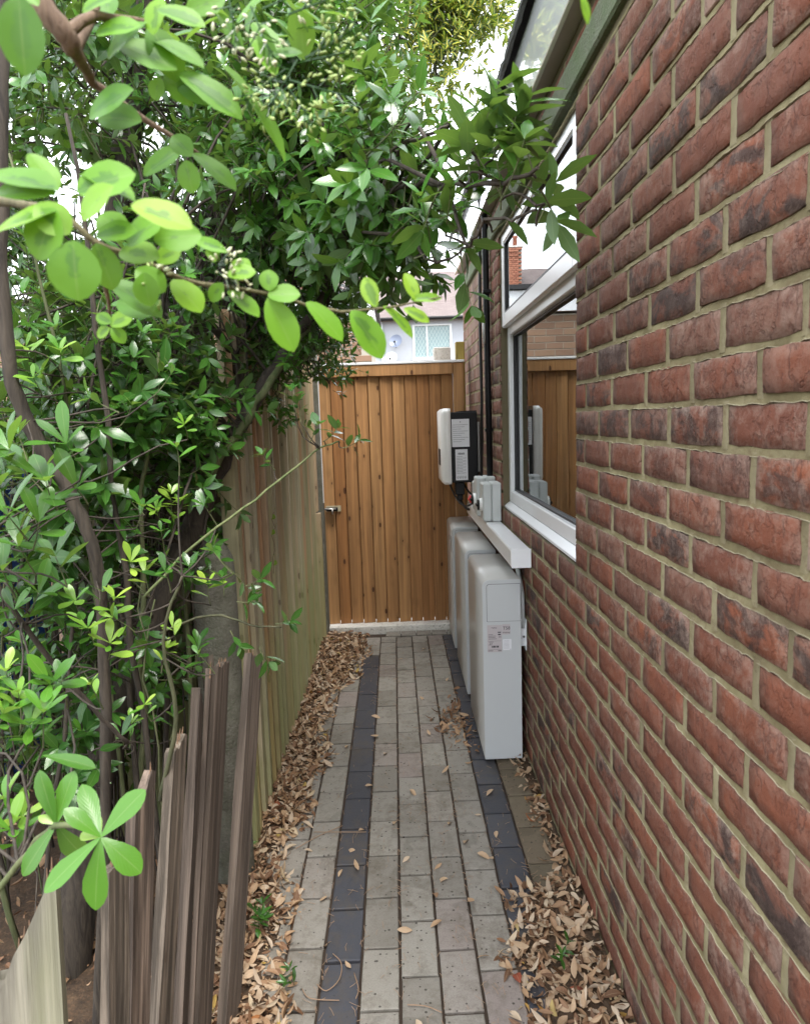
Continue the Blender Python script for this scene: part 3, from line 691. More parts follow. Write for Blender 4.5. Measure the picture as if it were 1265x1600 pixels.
# ------------------------------------------------------------------ gate
GY = 4.72
gate = tag(empty('garden_gate', (0, GY, 0)), 'tall orange brown boarded wooden gate closing the end of the path', 'gate')
bx = [-.497, -.412, -.334, -.251, -.166, -.087, -.005, .078, .158, .240, .320, .400]
for i in range(len(bx)-1):
    a, b = bx[i], bx[i+1]
    m_ = MB(); t0, t1 = .022, .009
    m_.prism([(a+.0022, GY-t0+.003), (a+.005, GY-t0), (b-.004, GY-t1), (b-.0022, GY-t1+.003), (b-.0022, GY), (a+.0022, GY)], 'Z', .046+rnd.uniform(0, .0015), 1.715)
    m_.build('board', M['gate'], gate)
m_ = MB(); m_.box(-.49, .40, GY+.001, GY+.02, .07, 1.78); m_.build('backing_board', M['gate'], gate)
m_ = MB(); m_.cbox(-.497, .398, GY-.040, GY-.001, 1.716, 1.79, .003); m_.build('top_rail', M['gate'], gate)
m_ = MB(); m_.cbox(.400, .470, GY-.034, GY-.001, .055, 1.79, .003); m_.build('stile', M['gate'], gate)
m_ = MB(); m_.cbox(-.50, .475, GY-.045, GY+.03, 1.7915, 1.806, .002); m_.build('capping', M['upvc2'], gate)
la = MB(); la.box(-.475, -.375, GY-.03, GY-.0225, .83, .868); lo = la.build('latch', M['fence'], gate)
b_ = MB(); b_.cbox(-.47, -.395, GY-.05, GY-.031, .834, .858, .002); b_.build('bolt', M['black'], lo)
b_ = MB(); b_.tube([(-.49, GY-.056, .850), (-.405, GY-.056, .850)], .006, 8); b_.tube([(-.43, GY-.056, .85), (-.43, GY-.062, .815)], .005, 8); b_.build('bolt', M['steel'], lo)
po = tag(empty('gate_post', (.46, GY+.05, 0)), 'tall greenish yellow timber post between the gate and the brick wall', 'post')
m_ = MB(); m_.cbox(.428, .487, GY+.035, GY+.10, 0, 1.93, .004); m_.build('shaft', M['post'], po)
tag(MB().cbox(.30, .42, GY+.35, GY+.47, 0, 1.93, .006).build('concrete_post', M['concrete']), 'weathered grey square post top just behind the right end of the gate', 'post')

# ------------------------------------------------------------------ fence on the left
FXX = -.50
fence = tag(empty('garden_fence', (FXX, 3.4, 0)), 'weathered featheredge board fence stained green and orange along the left of the path', 'fence')
y = 2.30; fy = []
while y < 4.42:
    w = rnd.choice((.095, .105, .12, .085)); fy.append((y, min(y+w, 4.45))); y += w
for i, (a, b) in enumerate(fy):
    m_ = MB(); t0, t1 = .022, .008
    lean = rnd.gauss(0, .003)
    z1_ = 1.80+rnd.uniform(-.01, .01)
    m_.prism([(FXX-.03+t0, a+.001), (FXX-.03+t1, b-.001), (FXX-.03, b-.001), (FXX-.03, a+.001)], 'Z', .0+rnd.uniform(.0, .012), z1_)
    for j, v in enumerate(m_.v): m_.v[j] = (v[0]+lean*v[2]*.6+.0, v[1], v[2])
    m_.build('board', M['fence'], fence)
m_ = MB(); m_.box(FXX-.05, FXX-.0305, 2.27, 4.45, .05, 1.78); m_.build('backing_board', M['fence'], fence)
m_ = MB(); m_.box(FXX-.09, FXX-.051, 2.2, 4.6, .35, .43); m_.build('arris_rail', M['fence'], fence)
m_ = MB(); m_.box(FXX-.09, FXX-.051, 2.2, 4.6, 1.40, 1.48); m_.build('arris_rail', M['fence'], fence)
m_ = MB(); m_.cbox(FXX-.055, FXX-.005, 2.205, 2.262, 0, 1.42, .004); m_.build('end_batten', M['fence'], fence)
m_ = MB(); m_.cbox(FXX-.03, FXX+.012, 4.46, 4.50, 0, .85, .003)
m_.cbox(FXX-.035, FXX-.004, 4.462, 4.52, .86, 1.8, .003); m_.build('batten', M['fence'], fence)
m_ = MB(); m_.cbox(FXX-.06, FXX+.018, 4.56, 4.67, 0, 1.88, .005); m_.build('post', M['postcon'], fence)
m_ = MB(); m_.box(FXX+.0185, FXX+.0225, 4.60, 4.63, .9, 1.78); m_.build('white_strip', M['upvc2'], fence)
# return of olive boards behind the trunks, shade painted into their colour
pn = tag(empty('side_panel', (-.75, 2.32, 0)), 'olive board panel, darkened with painted shade, standing behind the leaning trunk at the near end of the fence', 'fence panel')
for i in range(4):
    m_ = MB(); a = -.565-.135*(i+1); m_.prism([(a, 2.325), (a+.13, 2.315), (a+.13, 2.335), (a, 2.335)], 'Z', 0, 1.52+rnd.uniform(-.01, .01)); m_.build('board', M['panelwood'], pn)

# concrete stump post
cp = MB(); c0 = P(330, 850, Y=2.08); vs = []; fs = []; n = 14
rings = [(0, .066), (.4, .066), (.8, .066), (.97, .065), (1.03, .060), (1.065, .045), (1.085, .022)]
for (z, r_) in rings:
    for k in range(n):
        a_ = 2*math.pi*k/n; vs.append((c0.x+r_*math.cos(a_)*(1+rnd.uniform(-.05, .05)), 2.08+r_*math.sin(a_), z+rnd.uniform(-.004, .004)))
for i in range(len(rings)-1):
    for k in range(n): fs.append((i*n+k, i*n+(k+1) % n, (i+1)*n+(k+1) % n, (i+1)*n+k))
fs.append(tuple((len(rings)-1)*n+k for k in range(n))); cp.add(vs, fs, True)
tag(cp.build('stone_post', M['postcon']), 'pebbly grey concrete post with a rounded top beside the near end of the fence', 'post')

# ------------------------------------------------------------------ batteries
def rounded(x0, x1, z0, z1, r_, corners, n=5):
    """polygon of a rectangle in (u,v); corners subset of 'tl','tr','bl','br' rounded"""
    out = []
    for key, cx, cz, a0 in (('bl', x0, z0, 180), ('br', x1, z0, 270), ('tr', x1, z1, 0), ('tl', x0, z1, 90)):
        if key in corners:
            rr = corners[key] if isinstance(corners, dict) else r_
            ox = cx+(rr if 'l' in key else -rr); oz = cz+(rr if 'b' in key else -rr)
            for i in range(n+1):
                a = R(a0+90*i/n); out.append((ox+rr*math.cos(a), oz+rr*math.sin(a)))
        else: out.append((cx, cz))
    return out
def text_mesh(name, s, size, loc, mat, parent, rot=(math.pi/2, 0, 0)):
    cu = bpy.data.curves.new(name, 'FONT'); cu.body = s; cu.size = size; cu.extrude = .0003; cu.resolution_u = 2
    tmp = bpy.data.objects.new('tmp', cu); COL.objects.link(tmp); dg = bpy.context.evaluated_depsgraph_get()
    me = bpy.data.meshes.new_from_object(tmp.evaluated_get(dg)); bpy.data.objects.remove(tmp); me.materials.clear(); me.materials.append(mat)
    o = bpy.data.objects.new(name, me); COL.objects.link(o); o.parent = parent
    e = parent
    off = Vector()
    while e: off += e.location; e = e.parent
    o.location = Vector(loc)-off; o.rotation_euler = rot; return o
def strokes(name, rects, y, mat, parent, th=.0003):
    b = MB()
    for (x0, x1, z0, z1) in rects: b.box(x0, x1, y-th, y, z0, z1)
    o = b.build(name, mat, None); o.parent = parent
    return o
BX0, BX1 = .332, .488
def battery(y0, y1, label, dz=0.):
    t = tag(empty('battery_unit', (BX0, y0, 0)), label, 'battery', 'white battery cabinets along the brick wall')
    zt = .775+dz; zb = .014
    b = MB(); b.prism(rounded(BX0, BX1, zb, zt, .028, {'tl': .028, 'tr': .006, 'bl': .004, 'br': .004}), 'Y', y0+.006, y1-.006, True); b.build('casing', M['battery_front'], t)
    b = MB(); b.prism(rounded(BX0+.001, BX1-.001, zb+.001, zt-.001, .028, {'tl': .027, 'tr': .006, 'bl': .004, 'br': .004}), 'Y', y0+.001, y0+.0058, False); b.build('end_cover', M['battery'], t)
    b = MB(); b.prism(rounded(BX0+.0165, BX1-.002, .602+dz, .758+dz, .01, {'tl': .012, 'tr': .003, 'bl': .004, 'br': .002}), 'Y', y0+.0003, y0+.001, False); b.build('seam_line', M['seam'], t)
    b = MB(); b.prism(rounded(BX0+.0182, BX1-.0032, .6036+dz, .7564+dz, .01, {'tl': .0108, 'tr': .002, 'bl': .003, 'br': .002}), 'Y', y0-.0012, y0+.0003, False); b.build('connector_cover', M['battery'], t)
    b = MB()
    for z in (.66, .52, .36, .18, .06): b.tube([(BX1, y0+.03, z+dz), (BX1+.006, y0+.03, z+dz)], .004, 6)
    b.build('screw', M['steel'], t)
    b = MB(); b.box(BX0+.02, BX0+.05, y0+.03, y1-.03, .0, zb); b.box(BX1-.05, BX1-.02, y0+.03, y1-.03, .0, zb); b.build('foot', M['seam'], t)
    b = MB(); b.prism([(BX1+.0015, .485+dz), (WX-.003, .485+dz), (WX-.003, .575+dz), (BX1+.012, .60+dz), (BX1+.0015, .60+dz)], 'Y', y0+.035, y0+.04)
    b.box(WX-.005, WX-.002, y0+.02, y0+.10, .47+dz, .60+dz)
    br = b.build('wall_bracket', M['upvc2'], t)
    b = MB(); b.tube([(BX1+.016, y0+.036, .525+dz), (BX1+.016, y0+.030, .525+dz)], .0045, 8); b.build('bolt', M['seam'], br).location = br.location*0
    for c in br.children:
        c.location = Vector()
    return t
b1 = battery(2.75, 3.30, 'white battery cabinet nearest the camera with silver label and T58 sticker on its end')
b2 = battery(3.45, 4.04, 'middle white battery cabinet, partly hidden behind the nearest one', -.008)
b3 = battery(4.19, 4.66, 'farthest white battery cabinet, closest to the wooden gate', -.004)
def local(o, parent):      # world-built mesh placed under a parent chain
    off = Vector(); e = parent
    while e: off += e.location; e = e.parent
    o.location = -off
yb = 2.75
lb = MB().box(.3495, .409, yb-.0006, yb+.001, .475, .588).build('rating_label', M['sticker'], None); lb.parent = b1; lb.location = -b1.location
rc = [(.354, .372, .548, .5495), (.354, .384, .542, .5435), (.354, .382, .536, .5375), (.354, .388, .530, .5315), (.356, .375, .517, .5185), (.352, .406, .5215, .5222), (.392, .405, .556, .560), (.393, .404, .546, .551), (.396, .398, .536, .541), (.402, .404, .535, .542),
      (.352, .406, .4855, .4862), (.352, .372, .480, .482), (.392, .406, .479, .4815), (.354, .366, .505, .5065), (.3600, .3625, .508, .513), (.366, .3685, .508, .513)]
for k in range(16):
    x = .3665+k*.0018; rc.append((x, x+.0018*rnd.choice((.35, .6, .9)), .494, .502))
o = strokes('printed_text', rc, yb-.0007, M['ink'], lb); local(o, lb)
o = text_mesh('printed_text', 'TRIPLE', .0075, (.366, yb-.0009, .574), M['ink'], lb)
s58 = MB().box(.4105, .4425, yb-.0006, yb+.001, .548, .590).build('sticker', M['sticker_w'], None); s58.parent = b1; s58.location = -b1.location
s58['label'] = 'small sticker reading T58 (Heating)'; s58.data.materials.clear(); s58.data.materials.append(M['sticker'])
text_mesh('printed_text', 'T58', .0190, (.4125, yb-.0009, .568), M['ink'], s58)
text_mesh('printed_text', '(Heating)', .0085, (.4108, yb-.0009, .5535), M['ink'], s58)
bl_ = MB().box(.4125, .4470, yb-.0006, yb+.001, .482, .527).build('sticker', M['sticker_w'], None); bl_.parent = b1; bl_.location = -b1.location
o = strokes('printed_text', [(.416, .438, .521-.0052*k, .5218-.0052*k) for k in range(7)]+[(.440, .446, .4845, .486)], yb-.0007, M['greyink'], bl_); local(o, bl_)
# side markings on the farthest battery
o = MB().box(BX0-.0012, BX0, 4.40, 4.43, .66, .69).build('vent', M['seam'], None); o.parent = b3; o.location = -b3.location
o = MB().box(BX0-.0012, BX0, 4.28, 4.31, .60, .70).build('sticker', M['greyink'], None); o.parent = b3; o.location = -b3.location
# cable conduit along the wall behind the batteries
cd = MB(); cd.tube([(WX-.014, 2.79, .56), (WX-.014, 2.80, .70), (WX-.016, 2.88, .79), (WX-.016, 3.5, .795), (WX-.014, 4.5, .80)], .010, 8)
tag(cd.build('conduit', M['greybox']), 'grey flexible conduit running along the wall behind the battery cabinets', 'conduit')
cd = MB(); cd.tube([(WX-.03, 3.18, .80), (WX-.022, 3.4, .822), (WX-.02, 4.4, .822)], .009, 8)
tag(cd.build('cable', M['blackrub']), 'black cable tucked under the white trunking', 'cable')

# trunking
tr = tag(empty('trunking', (.475, 2.66, .88)), 'long white plastic cable trunking fixed to the wall above the battery cabinets', 'trunking')
b = MB(); b.cbox(.438, WX-.003, 2.66, 4.30, .842, .913, .003); b.build('channel', M['upvc2'], tr)
b = MB(); b.cbox(.4345, .4375, 2.657, 4.30, .846, .909, .001); b.build('lid', M['white'], tr)
b = MB(); b.cbox(.436, WX-.002, 2.6565, 2.6595, .840, .915, .001); b.build('end_cap', M['upvc2'], tr)

# isolator boxes
def iso(y0, y1, x0, z0, z1, label, knobs, redk=False):
    t = tag(empty('isolator_box', (x0, y0, z0)), label, 'isolator', 'grey electrical boxes on the trunking')
    b = MB(); b.cbox(x0+.045, WX-.002, y0, y1, z0, z1, .004); b.build('back_box', M['greybox'], t)
    b = MB(); b.cbox(x0, x0+.0435, y0-.001, y1+.001, z0+.002, z1-.002, .006); b.build('cover', M['greybox'], t)
    for (yy, zz, r_) in knobs:
        b = MB(); b.tube([(x0+.002, yy, zz), (x0-.014, yy, zz)], [r_, r_*.96], 16); k = b.build('switch', M['white'], t)
        b = MB(); b.tube([(x0-.0142, yy, zz), (x0-.022, yy, zz)], [r_*.8, r_*.76], 16); b.cbox(x0-.030, x0-.0222, yy-r_*.7, yy+r_*.7, zz-.006, zz+.006, .002)
        kk = b.build('knob', M['red'] if redk else M['black'], None); kk.parent = k; local(kk, k)
    return t
iso(3.405, 3.53, .423, .915, 1.105, 'near pale grey isolator box with a black rotary switch, standing on the trunking', [(3.45, .995, .034)])
iso(3.60, 3.72, .415, .915, 1.12, 'pale grey isolator box in the middle of the row on the trunking', [(3.65, 1.0, .034)])
iso(3.80, 3.90, .425, .915, 1.08, 'far small isolator box with a red rotary switch beneath the inverter', [(3.84, .98, .026)], True)

# black pipes on the wall
pp = tag(empty('wall_pipe', (.49, 3.70, 1.1)), 'thick black pipe rising from the isolator boxes to the roof edge', 'pipe')
b = MB(); b.tube([(.494, 3.66, 1.10), (.494, 3.68, 1.6), (.494, 3.70, 2.3), (.494, 3.70, 2.42), (.45, 3.70, 2.62)], .0165, 12); b.build('tube', M['black'], pp)
for z in (1.35, 2.05):
    b = MB(); b.cbox(.474, WX-.001, 3.66, 3.70, z, z+.018, .003); b.build('clip', M['black'], pp)
b = MB(); b.tube([(.474, 3.655, 1.80), (.474, 3.658, 1.94)], .007, 6); b.build('pale_strip', M['greybox'], pp)  # short pale strip along the pipe
b = MB(); b.tube([(.482, 3.93, 1.08), (.490, 3.92, 1.5), (.486, 3.90, 1.9), (.492, 3.91, 2.3), (.49, 3.90, 2.43)], .0085, 8); tag(b.build('cable', M['blackrub']), 'thin black cable running up the wall just behind the thick black pipe', 'cable')

# inverter
inv = tag(empty('inverter', (.34, 4.2, 1.03)), 'black and white electrical inverter with two printed labels mounted on the brick wall', 'inverter')
b = MB(); b.cbox(.338, .497, 4.205, 4.56, 1.04, 1.462, .004); b.build('body', M['black'], inv)
b = MB(); b.cbox(.50, WX-.001, 4.24, 4.52, 1.10, 1.40, .002); b.build('mounting_plate', M['steel'], inv)
b = MB()
for k in range(12): b.box(.40, .496, 4.23+k*.026, 4.235+k*.026, 1.4625, 1.468)
b.build('heat_sink', M['black'], inv)
poly = rounded(4.19, 4.58, 1.03, 1.485, .03, {'bl': .02, 'br': .02, 'tr': .03, 'tl': .03})
b = MB(); b.prism(poly, 'X', .297, .337, True)
ins = [(4.385+(u-4.385)*.93, 1.2575+(v-1.2575)*.94) for u, v in poly]
n = len(poly); b.add([(.297, u, v) for u, v in poly]+[(.280, u, v) for u, v in ins], [(i, (i+1) % n, n+(i+1) % n, n+i) for i in range(n)]+[tuple(range(n, 2*n))], True)
b.build('front_cover', M['white'], inv)
b = MB(); b.box(.2775, .2795, 4.30, 4.46, 1.14, 1.24); b.build('display', M['black'], inv)
y_ = 4.2045
l1 = MB().box(.343, .448, y_-.001, y_, 1.255, 1.420).build('warning_label', M['sticker_w'], None); l1.parent = inv; local(l1, inv)
o = strokes('printed_text', [(.35, .44-.02*(k % 3), 1.385-.0125*k, 1.387-.0125*k) for k in range(9)]+[(.392, .398, 1.400, 1.406)], y_-.0012, M['greyink'], l1); local(o, l1)
l2 = MB().box(.362, .435, y_-.001, y_, 1.055, 1.240).build('rating_label', M['sticker_w'], None); l2.parent = inv; local(l2, inv)
rc = [(.378+k*.0028, .378+k*.0028+.0016, 1.208, 1.220) for k in range(14)]+[(.369, .405+.02*(k % 2), 1.196-.009*k, 1.1975-.009*k) for k in range(12)]
for k in range(4): rc += [(.370+k*.015, .378+k*.015, 1.066, 1.068), (.370+k*.015, .372+k*.015, 1.066, 1.078), (.377+k*.015, .379+k*.015, 1.068, 1.08)]
o = strokes('printed_text', rc, y_-.0012, M['ink'], l2); local(o, l2)
b = MB(); b.cbox(.36, .415, 4.22, 4.32, .965, 1.039, .004); b.cbox(.372, .405, 4.23, 4.30, .93, .9645, .004); b.build('connector', M['black'], inv)
def sag(a, c, drop, n=10):
    a, c = Vector(a), Vector(c); return [a.lerp(c, i/n)+Vector((0, 0, -drop*4*(i/n)*(1-i/n))) for i in range(n+1)]
b = MB(); b.tube(sag((.388, 4.26, .935), (.47, 4.05, .93), .05), .008, 6); b.tube(sag((.33, 4.30, 1.03), (.46, 4.0, .97), .09), .006, 6); b.tube(sag((.42, 4.4, 1.04), (.47, 3.96, 1.01), .05), .006, 6)
b.build('cable', M['blackrub'], inv)
b = MB()
vs = [(WX-.004-.004*(j % 2), 4.06+.05*i/3+.012*(j % 2), 1.23+.15*j/4-.02*(i % 2)) for j in range(5) for i in range(4)]
b.add(vs, [(j*4+i, j*4+i+1, j*4+i+5, j*4+i+4) for j in range(4) for i in range(3)]); tag(b.build('paper_label', M['sticker_w']), 'small crumpled white paper label stuck on the bricks beside the inverter', 'label')

# ------------------------------------------------------------------ houses behind the gate
HY = 25.0
hs = tag(empty('terraced_house', (0, HY, 0)), 'pale blue rendered terraced house with tiled roof and chimney beyond the gate', 'house')
RY = 28.6; EZ = 4.93; RZ = P(700, 424, Y=RY).z
wl = MB(); wx = (P(645, 507, Y=HY).x, P(704, 507, Y=HY).x); wz = (3.55, 4.72)
wl.box(-9, wx[0], HY, HY+.3, 0, EZ); wl.box(wx[1], 9, HY, HY+.3, 0, EZ); wl.box(wx[0], wx[1], HY, HY+.3, 0, wz[0]); wl.box(wx[0], wx[1], HY, HY+.3, wz[1], EZ); wl.box(-9, 9, HY+.3, HY+7, 0, EZ-.05)
wl.build('wall', M['render'], hs)
ro = MB(); ro.prism([(HY-.3, EZ-.02), (RY, RZ), (HY+7.5, EZ-.02)], 'X', -9.2, 9.2); rf = ro.build('roof', M['tile'], hs)
gt = MB(); gt.tube([(-9.2, HY-.36, EZ-.04), (9.2, HY-.36, EZ-.04)], .055, 8); gt.build('gutter', M['black'], hs)
wf = MB(); a, c = wx; f = .05
wf.box(a-.03, a+f, HY-.03, HY+.06, wz[0], wz[1]); wf.box(c-f, c+.03, HY-.03, HY+.06, wz[0], wz[1]); wf.box(a+f, c-f, HY-.03, HY+.06, wz[1]-f, wz[1]); wf.box(a-.06, c+.06, HY-.06, HY+.06, wz[0]-.05, wz[0]+f)
mx_ = a+(c-a)*.36; wf.box(mx_-.03, mx_+.03, HY-.025, HY+.05, wz[0]+f, wz[1]-f)
hw = wf.build('window', M['leadwhite'], hs)
pa = MB().box(a+f, c-f, HY+.03, HY+.04, wz[0]+f, wz[1]-f).build('pane', M['houseglass'], None); pa.parent = hw; local(pa, hw)
lt = MB()
for (u0, u1) in ((a+f, mx_-.03), (mx_+.03, c-f)):
    h_ = wz[1]-wz[0]-2*f; s_ = .12; v0 = wz[0]+f
    k = -h_*.55
    while k < (u1-u0)+h_*.55:
        for sg in (1, -1):
            p0 = (u0+k, v0) if sg == 1 else (u0+k, v0+h_)
            pts = []
            for tt in np.linspace(0, 1, 40):
                x = p0[0]+tt*h_*.55; z = p0[1]+sg*tt*h_
                if u0 <= x <= u1: pts.append((x, HY+.022, z))
            if len(pts) > 1: lt.tube([pts[0], pts[-1]], .008, 4, False)
        k += s_
lo_ = lt.build('lattice', M['lead'], None, fix=False); lo_.parent = hw; local(lo_, hw); lo_['kind'] = 'stuff'
def dish(px, py, r_, label, Y):
    c_ = P(px, py, Y=Y); t = tag(empty('satellite_dish', tuple(c_)), label, 'satellite dish', 'satellite dishes on the pale house')
    vs = []; fs = []; ax = Vector((-.35, -1, .35)).normalized(); u = ax.orthogonal().normalized(); w = ax.cross(u)
    for j in range(5):
        for k in range(20):
            a_ = 2*math.pi*k/20; q = r_*j/4; vs.append(c_+(u*math.cos(a_)+w*math.sin(a_))*q+ax*(q*q/r_*.35))
    for j in range(4):
        for k in range(20): fs.append((j*20+k, j*20+(k+1) % 20, (j+1)*20+(k+1) % 20, (j+1)*20+k))
    b = MB(); b.add(vs, fs, True); b.build('reflector', M['greybox'] if py > 545 else flat('dark_grey_dish', (.16, .19, .26), .4), t)
    b = MB(); b.tube([c_+Vector((0, 0, -r_*.9)), c_+ax*r_*.9+Vector((0, 0, -.1))], .012, 5); b.tube([c_+ax*r_*.88+Vector((0, 0, -.1)), c_+ax*r_*.98+Vector((0, 0, -.07))], .035, 8); b.build('arm', M['black'], t)
    b = MB(); b.tube([c_, (c_.x, HY-.01, c_.z-.1)], .02, 6); b.build('bracket', M['steel'], t)
dish(619, 534, .23, 'dark grey satellite dish high on the pale blue house wall', HY-.35)
dish(612, 560, .22, 'pale satellite dish lower on the house wall, half hidden by the gate top', HY-.4)
ae = MB(); q = P(711, 427, Y=RY); ae.tube([(q.x, RY, RZ-.1), (q.x, RY, RZ+1.6)], .022, 6); ae.tube([(q.x-.3, RY, RZ+1.45), (q.x+.35, RY, RZ+1.5)], .012, 4)
for k in range(6): ae.tube([(q.x-.25+k*.11, RY, RZ+1.32), (q.x-.25+k*.11, RY, RZ+1.62)], .007, 4)
tag(ae.build('tv_aerial', M['steel']), 'thin television aerial on the ridge of the tiled roof', 'aerial')
dp = P(597, 540, Y=HY-.1); o = MB().tube([(dp.x, HY-.1, 0), (dp.x, HY-.1, EZ-.1)], .045, 8).build('downpipe', M['leadwhite'], hs)
# chimney of real bricks (seen in the window's reflection)
ch = tag(empty('chimney', (-3.45, 27.2, 6)), 'red brick chimney stack with two clay pots, mirrored in the upper window', 'chimney')
bme = MB().cbox(-.105, .105, -.05, .05, -.033, .033, .004).build('brick', M['chim'], ch)
tmpl = bme.data; bpy.data.objects.remove(bme)
cx_, cy_ = -3.45, 27.2
for row in range(22):
    z = 6.0+row*.075; e_ = 0
    if row in (18, 19): e_ = .03
    if row in (20, 21): e_ = .06
    for k in range(4):
        x = cx_-.34+.225*k+(.1125 if row % 2 else 0)-.06
        for yy in (cy_-.35-e_,):
            if abs(x-cx_) < .33: link('brick', tmpl, None, ch, (x, yy, z))
MB().box(-3.85, -3.05, cy_-.31, cy_+.35, 5.6, 7.64).build('core', M['buffmortar'], ch)
MB().box(-3.90, -3.00, cy_-.42, cy_+.40, 7.645, 7.70).build('cap', M['concrete'], ch)
for x in (-3.65, -3.27):
    b = MB(); b.tube([(x, cy_, 7.70), (x, cy_, 8.05), (x, cy_, 8.06), (x, cy_, 8.12)], [.12, .10, .125, .125], 12); b.build('chimney_pot', M['chim'], ch)

nb = tag(empty('brick_outbuilding', (-1, 8, 0)), 'low brown brick building with white roof edge just beyond the gate on the left', 'building')
nbx1 = -.22; NY = 8.0
MB().box(-6.5, nbx1-.01, NY+.006, NY+2.5, 0, 2.55).build('wall', M['buffmortar'], nb)
bt = MB().cbox(-.1075, .1075, 0, .05, -.0325, .0325, .002).build('brick', M['buff'], nb); tmpl2 = bt.data; bpy.data.objects.remove(bt)
far = MB(); cnt = 0
for row in range(34):
    z = .04+row*.0745
    x = nbx1-.11-(.1125 if row % 2 else 0)
    while x > -6.4:
        if z > 1.75 and x > -2.1 and cnt < 290: link('brick', tmpl2, None, nb, (x, NY, z)); cnt += 1
        elif z > .9: far.box(x-.1075, x+.1075, NY+.0, NY+.05, z-.0325, z+.0325)
        x -= .225
bw = far.build('brickwork', M['buff'].copy(), nb, fix=False); bw['kind'] = 'stuff'
MB().box(-6.6, nbx1+.03, NY-.06, NY+2.6, 2.57, 2.80).build('fascia', M['upvc2'], nb)
MB().box(-6.7, nbx1+.08, NY-.10, NY+2.7, 2.81, 2.86).build('roof', M['felt'], nb)
b = MB(); vx = .52-.0; qx = -.62
b.tube([(qx, NY-.062, 2.69), (qx, NY-.075, 2.69)], .05, 14); b.build('vent', M['greybox'], nb)
# blue bin at the far left
bn = tag(empty('wheelie_bin', (-1.75, 2.75, 0)), 'bright blue wheeled bin glimpsed through leaves at the left edge', 'bin')
b = MB(); b.prism([(-1.98, 0.08), (-1.55, .08), (-1.48, 1.22), (-2.05, 1.22)], 'Y', 2.5, 3.0); b.build('body', M['blue'], bn)
b = MB(); b.cbox(-2.08, -1.45, 2.46, 3.05, 1.225, 1.29, .02); b.build('lid', M['blue'], bn)
for s_ in (-1.95, -1.58):
    b = MB(); b.tube([(s_-.02, 2.98, .1), (s_+.02, 2.98, .1)], .10, 14); b.build('wheel', M['black'], bn)

# ------------------------------------------------------------------ old palings leaning in a row
def plank(top, bot, w, th, yaw, mat, label, cut=0., gp='old broken fence palings'):
    """plank between two points; width w along its face, thickness th, ragged sloping top"""
    top, bot = Vector(top), Vector(bot); ax = (top-bot); L = ax.length; ax.normalize()
    t = tag(empty('old_paling', tuple(bot)), label, 'paling', gp)
    f = Vector((math.cos(yaw), math.sin(yaw), 0)); f = (f-ax*f.dot(ax)).normalized(); nn = ax.cross(f)
    N = 14; vs = []; fs = []; K = 6
    for i in range(N+1):
        q = i/N
        for k in range(K+1):
            u = k/K; e = cut*(u-.5)+(.004*math.sin(u*17+L*9)+rnd.uniform(-.008, .008))*(1 if abs(cut) > 0 else .6)
            s_ = q*L+(e if i == N else 0)*1
            wob = .0015*math.sin(q*13+u*5)+rnd.uniform(-.0007, .0007)
            c = bot+ax*s_+f*((u-.5)*w*(1+.015*math.sin(q*9)))
            vs.append(c+nn*(th/2+wob)); vs.append(c-nn*(th/2+wob*.5))
    W2 = 2*(K+1)
    for i in range(N):
        for k in range(K):
            a = i*W2+2*k; fs.append((a, a+2, a+W2+2, a+W2)); fs.append((a+1, a+W2+1, a+W2+3, a+3))
        a = i*W2; fs.append((a, a+W2, a+W2+1, a+1)); a = i*W2+2*K; fs.append((a, a+1, a+W2+1, a+W2))
    for k in range(K): a = N*W2+2*k; fs.append((a, a+1, a+3, a+2)); b_ = 2*k; fs.append((b_, b_+2, b_+3, b_+1))
    m_ = MB(); m_.add([((v-bot).dot(f), (v-bot).dot(nn), (v-bot).dot(ax)) for v in vs], fs); ob = m_.build('board', mat, None); ob.parent = t
    ob.matrix_local = Matrix((f, nn, ax)).transposed().to_4x4()
    tp = MB()
    for k in range(9):      # splinters at the broken end
        u = rnd.random()-.5; c = bot+ax*(L+cut*u-.02)+f*(u*w*.95)+nn*rnd.uniform(-.4, .4)*th
        tp.tube([c, c+ax*rnd.uniform(.012, .045)+f*rnd.gauss(0, .003)], [.0035, .0006], 4)
    o = tp.build('splinter', M['endwood'], t); o['kind'] = 'stuff'
    return t
def PL(tx, ty, tY, bx_, by_, bY, *a, **k):
    tp_, bt_ = P(tx, ty, Y=tY), P(bx_, by_, Y=bY)
    d = (bt_-tp_); 
    if bt_.z > .0: bt_ = tp_+d*((tp_.z)/(tp_.z-bt_.z)) if tp_.z-bt_.z > .05 else bt_
    plank(tp_, bt_, *a, **k)
PL(396, 1027, 1.90, 357, 1600, 1.50, .075, .022, R(78), M['oldwood'], 'dark narrow paling nearest the path, set apart on the right of the row')
PL(344, 1040, 1.84, 313, 1600, 1.46, .070, .022, R(80), M['oldwood'], 'tall brown paling, second from the path, with a frayed grey top', cut=.03)
PL(309, 1090, 1.70, 281, 1600, 1.38, .070, .022, R(96), M['oldwood'], 'grey brown paling in the middle of the tight cluster of old boards', cut=-.03)
PL(327, 1062, 1.80, 299, 1600, 1.44, .060, .014, R(98), M['oldwood'], 'thin blackened paling pressed between two wider ones in the cluster', cut=-.04)
PL(276, 1160, 1.50, 251, 1600, 1.28, .080, .022, R(88), M['midwood'], 'pale brown paling with a slanting charred top at the left of the cluster', cut=.05)
PL(221, 1235, 1.24, 212, 1600, 1.14, .060, .020, R(76), M['midwood'], 'grooved brown paling with a pale split point, behind the rosette of leaves', cut=.07)
PL(180, 1352, 1.12, 180, 1600, 1.06, .050, .018, R(74), M['midwood'], 'short reddish brown paling stump below the rosette of bright leaves', cut=.02)
